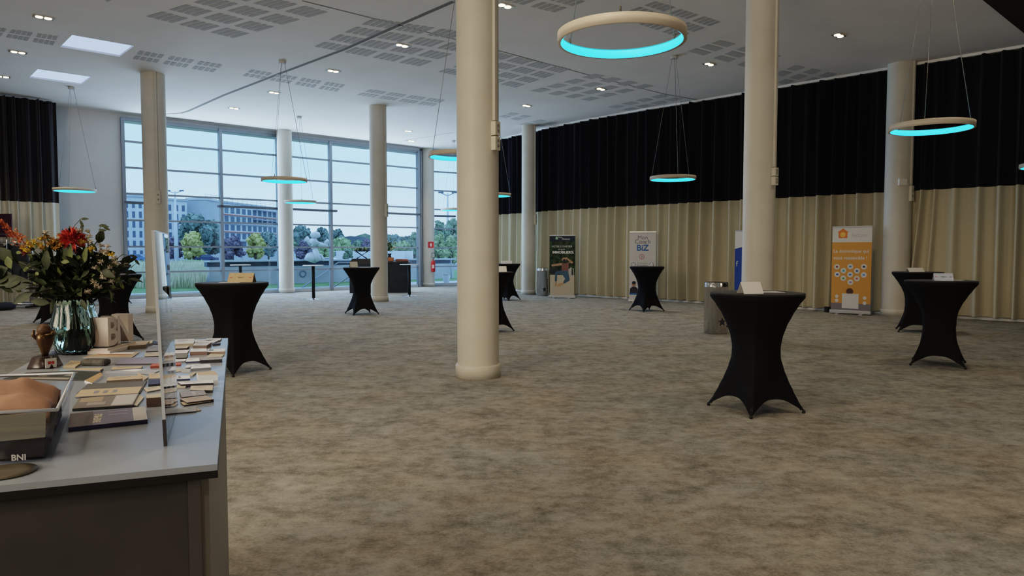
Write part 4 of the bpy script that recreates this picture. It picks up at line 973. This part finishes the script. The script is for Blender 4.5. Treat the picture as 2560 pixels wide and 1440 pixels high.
# concrete retaining wall with portholes
p0 = Vector((X(523, 31.5), 31.5, 0)); p1 = p0 + UA * 14.5; root = thing('retaining_wall', 'grey concrete garden wall with round porthole rings outside the window', 'garden wall', p0, AL)
M_conc = noisy('concrete', (.40, .41, .43), (.50, .51, .53), 1.3, .85); L_ = 13.6
MB().box(0, L_, 0, .35, -.5, .78).build('lower_wall', M_conc, root); MB().box(0, L_, .25, .6, .78, 1.0).build('upper_wall', noisy('dark_concrete', (.10, .12, .15), (.16, .18, .21), 2, .8), root); MB().box(0, L_, -.08, .65, 1.0, 1.07).build('coping', mat('wall_coping', (.45, .50, .56), .7), root)
for t in (4.4, 7.1, 9.8):
    g = MB(); Mt = T(t, -.01, .40) @ Matrix.Rotation(math.pi / 2, 4, 'X'); g.lathe([(.17, -.02), (.17, .03), (.115, .03), (.115, -.02)], 28, Mt, cap=False); rr = g.build('porthole_ring', mat('ring_concrete', (.20, .22, .25), .7), root)
    MB().lathe([(.116, 0), (.116, .006)], 24, Mt).build('porthole_glass', mat('porthole_fill', (.38, .42, .46), .3), rr)
root = thing('stair_handrail', 'sloping metal stair handrail outside before the concrete wall', 'handrail', (0, 0, 0))
def rail(pts, r=.03, nm='rail'): MB().tube([ony(x, y, Y) for x, y, Y in pts], r, 6).build(nm, mat('galvanised', (.35, .39, .43), .5, .4), root)
rail([(746, 725, 30), (823, 674, 31)]); rail([(836, 716, 30.5), (885, 683, 31)]); rail([(836, 663, 31), (846, 656, 31), (880, 656, 31.5)])
# sculpture
sp = ony(782, 652, 34.5); root = thing('garden_sculpture', 'white shiny figure sculpture standing above the garden wall outside', 'sculpture', (sp.x, sp.y, sp.z))
M_sc = mat('white_sculpture', (.72, .74, .78), .25, spec=.7); K = 34.5 / F
def sk(x, y, d=0): return Vector(((725 + x / 6.1 - 782) * K, d, (652 - (540 + y / 6.1)) * K))
g = MB(); g.tube([sk(300, 690), sk(330, 600), sk(370, 500), sk(350, 440)], .1, 12, [.30, .24, .13, .12]); g.tube([sk(440, 690), sk(410, 600), sk(380, 500)], .1, 12, [.18, .16, .12]); g.build('legs', M_sc, root)
g = MB(); g.tube([sk(350, 460), sk(345, 420), sk(400, 380), sk(400, 320)], .1, 14, [.14, .22, .26, .16]); g.blob(sk(390, 290), .20, 3, .25, 4, (1.2, 1, .8)); g.build('torso_and_head', M_sc, root)
g = MB(); g.tube([sk(330, 430), sk(280, 370), sk(245, 340)], .06, 10, [.13, .10, .15]); g.tube([sk(420, 420), sk(500, 440), sk(570, 450)], .06, 10, [.12, .09, .11]); g.tube([sk(540, 440), sk(560, 400), sk(590, 370)], .06, 10, [.07, .10, .09]); g.build('arms', M_sc, root)
g = MB(); g.tube([sk(430, 580), sk(480, 600), sk(510, 650), sk(510, 690)], .05, 8); g.build('cape', M_sc, root)
# planter, blue bin, rail at far right
sp = ony(1116, 706, 33.5); root = thing('planter_pot', 'pale round planter pot on the terrace outside', 'planter', sp)
MB().lathe([(.10, -.02), (.13, .0), (.19, .30), (.19, .34), (.16, .34)], 24).build('pot', M_pave, root); g = MB(); g.blob((0, 0, .36), .14, 2, .5, 3, (1, 1, .5)); g.build('plant', mat('silver_plant', (.4, .44, .38), .8), root)
root = thing('terrace_railing', 'low metal railing outside right of the bar counter', 'railing', (0, 0, 0))
for y in (650, 665): rail([(1000, y, 40), (1180, y - 1, 41)], .035, 'rail')
for x in (1006, 1050, 1092, 1128): rail([(x, 650, 40.3), (x, 700, 40.3)], .03, 'post')
o = MB().box(-.45, .45, -.4, .4, 0, 1.1).build('blue_container', mat('container_blue', (.03, .12, .42), .6), bevel=.05); o.location = ony(1036, 658, 80); o.location.z = GZ; tag(o, 'blue bin standing outside beyond the terrace', 'bin')

# trees
def tree(px, top, base, wpx, Y, c1, c2, lab, seed, shape=1.0, n=1500, trunk=True, group='trees outside the window'):
    r = random.Random(seed); z0 = GZ; zt = H + (627 - top) * Y / F; x = X(px, Y); w = wpx * Y / F / 2; hh = zt - z0
    root = thing('garden_tree', lab, 'tree', (x, Y, z0), 0, group)
    cb = hh * .10
    if trunk: MB().tube([(0, 0, 0), (w * .03, 0, hh * .4), (0, 0, hh * .8)], .1, 7, [.035 * hh, .024 * hh, .006 * hh]).build('trunk', mat('bark', (.10, .08, .07), .9), root)
    g = MB(); lumps = []
    for k in range(24):
        t = (k + r.random()) / 24; z = cb + (hh - cb) * (.12 + .80 * t); pr = (math.sin(math.pi * (t * .80 + .14)) ** .7) * (1 - .25 * t * shape); a = r.uniform(0, 6.28)
        lumps.append((Vector((math.cos(a) * w * pr * .72, math.sin(a) * w * pr * .72, z)), w * r.uniform(.36, .55)))
    ls = max(.10, w * .085)
    for k in range(n):
        c, q = r.choice(lumps); v = Vector((r.gauss(0, 1), r.gauss(0, 1), r.gauss(0, 1))).normalized() * q * r.uniform(.55, 1.05)
        p = c + Vector((v.x, v.y, v.z * .8)); d = Vector((r.gauss(0, 1), r.gauss(0, 1), r.gauss(0, .6))); s = ls * r.uniform(.7, 1.6); u = d.normalized() * s; q2 = u.cross(Vector((r.gauss(0, 1), r.gauss(0, 1), r.gauss(0, 1)))).normalized() * s * .8
        g.quad(p - u - q2, p + u - q2, p + u + q2, p - u + q2)
    for c, q in lumps: g.blob(c, q * .8, 1, .3, seed)
    g.build('crown', noisy('crown_' + str(c1), c1, c2, .9, .9), root)
YL = ((.40, .38, .10), (.58, .54, .20)); PU = ((.15, .12, .145), (.22, .18, .20)); GRN = ((.16, .23, .13), (.27, .34, .21)); DGR = ((.15, .21, .17), (.24, .30, .25)); LG = ((.28, .36, .15), (.40, .47, .23))  # crown tones lifted and greyed, distance haze put into the colours
TR = [(483, 583, 645, 54, 150, YL, 'bright yellow green round tree before the construction site, left one'),
      (640, 585, 648, 50, 155, YL, 'yellow green tree right of the purple tree before the building site'),
      (583, 594, 648, 56, 148, PU, 'purple leaved tree between the two yellow trees'),
      (437, 592, 648, 42, 152, PU, 'purple leaved tree just right of the left cream column'),
      (488, 540, 640, 80, 162, DGR, 'tall grey green tree in front of the pale building, left'),
      (530, 550, 640, 62, 168, DGR, 'grey green tree beside the grey tower wall of the building'),
      (672, 582, 640, 50, 170, DGR, 'grey green tree at the right end of the construction site'),
      (343, 595, 640, 34, 180, GRN, 'bushy tree at the far left of the glazing'),
      (762, 603, 650, 48, 130, PU, 'purple tree left of the white sculpture'),
      (758, 568, 640, 60, 240, DGR, 'tall pale green tree far behind the sculpture'),
      (806, 568, 640, 44, 220, DGR, 'dark green tree right behind the sculpture head'),
      (842, 575, 640, 46, 225, DGR, 'dark green tree just right of the middle mullion'),
      (812, 610, 650, 46, 120, LG, 'light yellow green shrub tree right of the sculpture'),
      (858, 600, 645, 60, 160, LG, 'light green round tree in front of the dark distant block'),
      (895, 604, 645, 44, 200, GRN, 'mid green tree right of the distant dark block'),
      (918, 598, 645, 34, 150, PU, 'purple tree against the left edge of the bar column'),
      (870, 622, 648, 24, 130, GRN, 'small dark shrub tree by the white vans'),
      (990, 590, 640, 44, 230, DGR, 'grey green tree right of the bar bouquet, left of two'),
      (1022, 590, 640, 40, 230, DGR, 'grey green tree next to the corner mullion'),
      (1005, 612, 645, 70, 170, LG, 'wide olive green hedge tree behind the bar counter'),
      (1036, 578, 645, 28, 160, GRN, 'tall slim green tree at the window corner'),
      (1100, 548, 645, 46, 120, GRN, 'tall dark green tree right of the slim white column'),
      (1132, 545, 645, 52, 110, GRN, 'tall green tree touching the nearest column'),
      (1096, 585, 648, 36, 90, LG, 'yellow green tree right of the red sign'),
      (1128, 588, 648, 34, 85, LG, 'yellow green tree under the far tiny ring lamp'),
      (400, 600, 645, 40, 210, GRN, 'green tree hidden behind the left cream column'),
      (720, 590, 645, 50, 210, GRN, 'green tree hidden behind the white window column')]
for k, (px, tp_, bs, w, Y, (c1, c2), lab) in enumerate(TR): tree(px, tp_, bs, w, Y, c1, c2, lab, 100 + k, n=1300)
# hedge band far
g = MB(); rg = random.Random(8)
for k in range(150):
    px = 310 + k * 5.8; g.blob((X(px, 250), 250 + rg.uniform(-5, 5), GZ + 2.5), rg.uniform(3, 5.5), 2, .5, k, (1.4, 1, 1))
tag(g.build('distant_hedge', noisy('hedge_green', (.07, .11, .06), (.13, .17, .10), .3, .9)), 'continuous distant hedge line outside the windows', 'hedge', kind='stuff')
g = MB()
for (px, w) in ((483, 3), (583, 3), (640, 3), (670, 3), (762, 3), (855, 2.5)): g.blob((X(px, 140), 140, GZ + .1), w, 2, .3, px, (1, .5, .16))
tag(g.build('grass_verge', M_grass), 'small grass mounds under the trees by the road', 'verge', kind='stuff')

# buildings
M_bw = noisy('building_white', (.50, .53, .58), (.58, .61, .66), .2, .9); M_bg = noisy('building_grey', (.36, .39, .43), (.42, .45, .49), .3, .9); M_bd = mat('building_opening', (.085, .11, .15), .6); M_bo = mat('scaffold_orange', (.40, .14, .08), .8)
def building(name, lab, px0, px1, Y0, Y1, ytop0, rows, cols, m, storeys_top=None, base_y=648, winw=.5, first=None, scaff=False):
    # facade from (px0,Y0) to (px1,Y1); roof height from ytop0 at px0
    a = Vector((X(px0, Y0), Y0, GZ)); b = Vector((X(px1, Y1), Y1, GZ)); zt = H + (627 - ytop0) * Y0 / F; hh = zt - GZ
    L = (b - a).length; rz = math.atan2(b.y - a.y, b.x - a.x); root = thing(name, lab, 'building', a, rz)
    MB().box(0, L, 0, 5, 0, hh).build('wall', m, root); MB().box(-.3, L + .3, -.3, 5, hh, hh + .5).build('roof_edge', M_bg, root)
    cw = L / cols; rh = hh * .92 / rows
    for i in range(cols):
        for j in range(rows):
            x = (i + .5) * cw; z = hh * .03 + (j + .2) * rh
            MB().box(x - cw * winw / 2, x + cw * winw / 2, -.06, -.02, z, z + rh * .66).build('window', M_bd, root)
    return root, hh, L
building('white_apartment_building', 'white apartment block with dark windows left of the construction site', 312, 396, 165, 170, 492, 6, 5, M_bw, winw=.42)
r_, hh, L = building('white_apartment_building', 'pale block with narrow windows right of the left cream column', 402, 470, 172, 178, 500, 6, 4, M_bw, winw=.42)
root = thing('stair_tower', 'plain grey concrete stair tower of the construction site', 'building', (X(472, 181), 181, GZ)); MB().box(0, 4.8, 0, 10, 0, H + (627 - 500) * 181 / F - GZ).build('wall', M_bg, root); MB().box(-.3, 5.1, -.3, 10.3, 15.1, 15.6).build('roof_edge', M_bw, root)
r_, hh, L = building('building_under_construction', 'unfinished white building with scaffold railings and orange floor edges', 513, 694, 183, 222, 502, 6, 13, M_bw, winw=.64)
for j in range(1, 6):
    z = hh * .03 + j * hh * .92 / 6 - .1; MB().box(0, L, -.5, 0, z, z + .25).build('floor_edge', M_bo if j in (3, 5) else M_bg, r_)
for z in (.6, 1.1, 1.6): MB().tube([(0, -.4, hh + z), (L, -.4, hh + z)], .04, 4).build('roof_rail', M_bg, r_)
for k in range(16): MB().tube([(k * L / 15, -.4, hh), (k * L / 15, -.4, hh + 1.7)], .04, 4).build('roof_post', M_bg, r_)
for k, z in ((0, .93), (1, .74), (2, .42)): MB().box(L * .62, L * 1.02, -1.6, -.3, hh * z, hh * z + .18).build('scaffold_deck', M_bg, r_)
o = MB().box(-4, 4, 0, 8, 0, H + (627 - 592) * 235 / F - GZ).build('dark_block', mat('dark_building', (.10, .12, .14), .8)); o.location = (X(872, 235), 235, GZ); tag(o, 'dark flat roofed block behind the trees', 'building')
# long white site fence / pale sheds
o = MB().box(0, 40, 0, .3, 0, 2.6).build('white_site_fence', mat('fence_white', (.62, .65, .70), .8)); o.location = (X(330, 175), 175, GZ); tag(o, 'long white site fence behind the trees and the parked car', 'fence')
for k in range(9): MB().box(k * 4.5, k * 4.5 + .12, -.05, 0, 0, 2.6).build('fence_post', M_bg, o)
def vehicle(px, Y, L, h, m, lab, name='car', van=False, rz=0):
    root = thing(name, lab, 'van' if van else 'car', (X(px, Y), Y, GZ), R(rz)); a = L / 2
    pr = [(-a, .3), (-a, .75), (-a * .93, .9), (-a * .55, 1.0), (-a * .30, h), (a * .45, h), (a * .80, 1.0), (a, .85), (a, .3)] if not van else [(-a, .3), (-a, 1.1), (-a * .75, 1.3), (-a * .5, h), (a, h), (a, .3)]
    MB().prism([(x, -.85, z) for x, z in pr], (0, 1.7, 0)).build('body', m, root)
    MB().prism([(x, -.87, z) for x, z in ([(-a * .48, 1.0), (-a * .27, h - .08), (a * .42, h - .08), (a * .68, 1.0)] if not van else [(-a * .68, 1.3), (-a * .46, h - .2), (-a * .2, h - .2), (-a * .2, 1.3)])], (0, 1.74, 0)).build('side_windows', M_bd, root)
    for s in (-1, 1): MB().lathe([(.32, -.9), (.32, .9)], 16, T(s * a * .62, 0, .32) @ Matrix.Rotation(math.pi / 2, 4, 'X')).build('wheel', M_blackm, root)
vehicle(518, 150, 4.3, 1.5, mat('car_navy', (.03, .04, .09), .3), 'dark blue hatchback parked between trees outside')
vehicle(341, 148, 5.0, 1.6, mat('car_bluegrey', (.10, .16, .30), .3), 'blue car at the far left of the glazing')
vehicle(818, 95, 3.6, 1.4, mat('car_pale', (.50, .56, .62), .3), 'pale car right of the white sculpture')
for k, (px, lab) in enumerate(((850, 'white van left of the purple tree near the bar'), (885, 'white van behind the display stand'), (905, 'white van closest to the bar column, on its left'), (978, 'white van behind the bar bouquet'), (1000, 'white van right of the bar bouquet'))): vehicle(px, 135 + k * 3, 5.2, 2.3, mat('van_white', (.68, .70, .74), .4), lab, 'van', True)
def mast(px, ytop, Y, lab):
    root = thing('floodlight_mast', lab, 'mast', (X(px, Y), Y, GZ)); zt = (627 - ytop) * Y / F + H - GZ
    MB().tube([(0, 0, 0), (0, 0, zt)], .2, 10, [.5 * Y / 150, .14 * Y / 150]).build('pole', mat('mast_white', (.60, .64, .70), .5), root)
    for s in (-1, 1):
        MB().tube([(0, 0, zt - .4), (s * 1.3 * Y / 150, 0, zt), (s * 1.7 * Y / 150, 0, zt + .25)], .08).build('arm', M_bg, root)
        MB().box(s * 1.4 * Y / 150 - .4, s * 1.4 * Y / 150 + .4, -.2, .2, zt, zt + .22).build('floodlight', M_bd, root)
mast(442, 479, 145, 'white floodlight mast in front of the pale apartment block'); mast(1120, 484, 110, 'white floodlight mast seen right of the slim white column')

# ------------------------------------------------------------------ world & lights
w = bpy.data.worlds.new('sky'); scene.world = w; w.use_nodes = True; N = w.node_tree.nodes; L = w.node_tree.links; bg = N['Background']
tc = N.new('ShaderNodeTexCoord'); sx = N.new('ShaderNodeSeparateXYZ'); cr = N.new('ShaderNodeValToRGB'); nz = N.new('ShaderNodeTexNoise'); mp = N.new('ShaderNodeMapping'); mp.inputs['Scale'].default_value = (1, 1, 5); nz.inputs['Scale'].default_value = 2.2; nz.inputs['Detail'].default_value = 5
L.new(tc.outputs['Generated'], sx.inputs[0]); L.new(sx.outputs['Z'], cr.inputs[0]); e = cr.color_ramp.elements
e[0].position = 0; e[0].color = (.44, .68, 1.0, 1); e[1].position = .9; e[1].color = (.26, .44, .98, 1); x_ = e.new(.12); x_.color = (.27, .60, 1.0, 1)
mx = N.new('ShaderNodeMix'); mx.data_type = 'RGBA'; mx.blend_type = 'MULTIPLY'; mx.inputs['Factor'].default_value = .35
cr2 = N.new('ShaderNodeValToRGB'); cr2.color_ramp.elements[0].position = .35; cr2.color_ramp.elements[1].position = .65; cr2.color_ramp.elements[0].color = (.78, .80, .88, 1)
L.new(tc.outputs['Generated'], mp.inputs[0]); L.new(mp.outputs[0], nz.inputs[0]); L.new(nz.outputs[0], cr2.inputs[0]); L.new(cr.outputs[0], mx.inputs['A']); L.new(cr2.outputs[0], mx.inputs['B']); L.new(mx.outputs['Result'], bg.inputs[0])
bg.inputs[1].default_value = 2.1
# window portals
def area(name, loc, size, sizey, nrm, energy, col, portal=False):
    l = bpy.data.lights.new(name, 'AREA'); l.shape = 'RECTANGLE'; l.size = size; l.size_y = sizey; l.energy = energy; l.color = col
    if portal: l.cycles.is_portal = True
    o = bpy.data.objects.new(name, l); COL.objects.link(o); o.location = loc; o.rotation_euler = Vector(nrm).to_track_quat('-Z', 'Y').to_euler(); return o
mid = (LW + K1) / 2 + Vector((0, 0, 2.85)); area('window_portal', mid + nn * .25, WLn, 5.6, -nn, 1, (1, 1, 1), True)
mid = (K2 + K3) / 2 + Vector((0, 0, 2.85)); n3 = (K3 - K2).normalized(); n3 = Vector((-n3.y, n3.x, 0)); area('window_portal', mid + n3 * .2, (K3 - K2).length, 5.6, -n3, 1, (1, 1, 1), True)
mid = (LW + K1) / 2 + Vector((0, 0, 2.85)); area('window_fill', mid - nn * .35, WLn, 5.4, -nn, 820, (.52, .74, 1.0)).visible_glossy = False  # added lamp inside the glazing, boosts the daylight, kept out of reflections
area('rear_fill', (-6.5, -2.5, 3.6), 5, 3, (.75, 1, .2), 520, (1, .84, .63)); area('rear_fill', (6.5, -3.0, 3.6), 5, 3, (-.1, 1, .15), 170, (1, .86, .68))  # unseen area lamps behind the camera, added to brighten ceiling and columns
# extra warm spots below the ceiling, without fixtures, added to fill the hall
for k, (x, y, e_) in enumerate([(-4, 4, 260), (0, 4.5, 240), (4.5, 5, 220), (-1, -1.5, 260), (-5, 0, 220), (6.5, 9.5, 160), (-6, 9, 200), (1.5, 12, 160)]):
    l = bpy.data.lights.new('ceiling_fill_spot', 'SPOT'); l.energy = e_ * .65; l.color = (1, .80, .56); l.spot_size = R(150); l.spot_blend = 1; l.shadow_soft_size = .25
    o = bpy.data.objects.new('ceiling_fill_spot', l); COL.objects.link(o); o.location = (x, y, 5.6)

# ------------------------------------------------------------------ camera
cd = bpy.data.cameras.new('camera'); cd.sensor_width = 36; cd.lens = 36 * F / 2560; cd.clip_end = 2000; cd.clip_start = .05
cam = bpy.data.objects.new('camera', cd); COL.objects.link(cam); cam.location = (0, 0, H); cam.rotation_euler = (math.pi / 2 - TH, 0, 0); scene.camera = cam
scene.view_settings.view_transform = 'Filmic'; scene.view_settings.look = 'Medium High Contrast'; scene.view_settings.exposure = .32
try:
    scene.cycles.use_denoising = True; scene.cycles.max_bounces = 6; scene.cycles.diffuse_bounces = 3; scene.cycles.use_adaptive_sampling = True; scene.cycles.adaptive_threshold = .08; scene.cycles.transparent_max_bounces = 12; scene.cycles.sample_clamp_indirect = 4; scene.cycles.caustics_reflective = False; scene.cycles.caustics_refractive = False
except Exception: pass
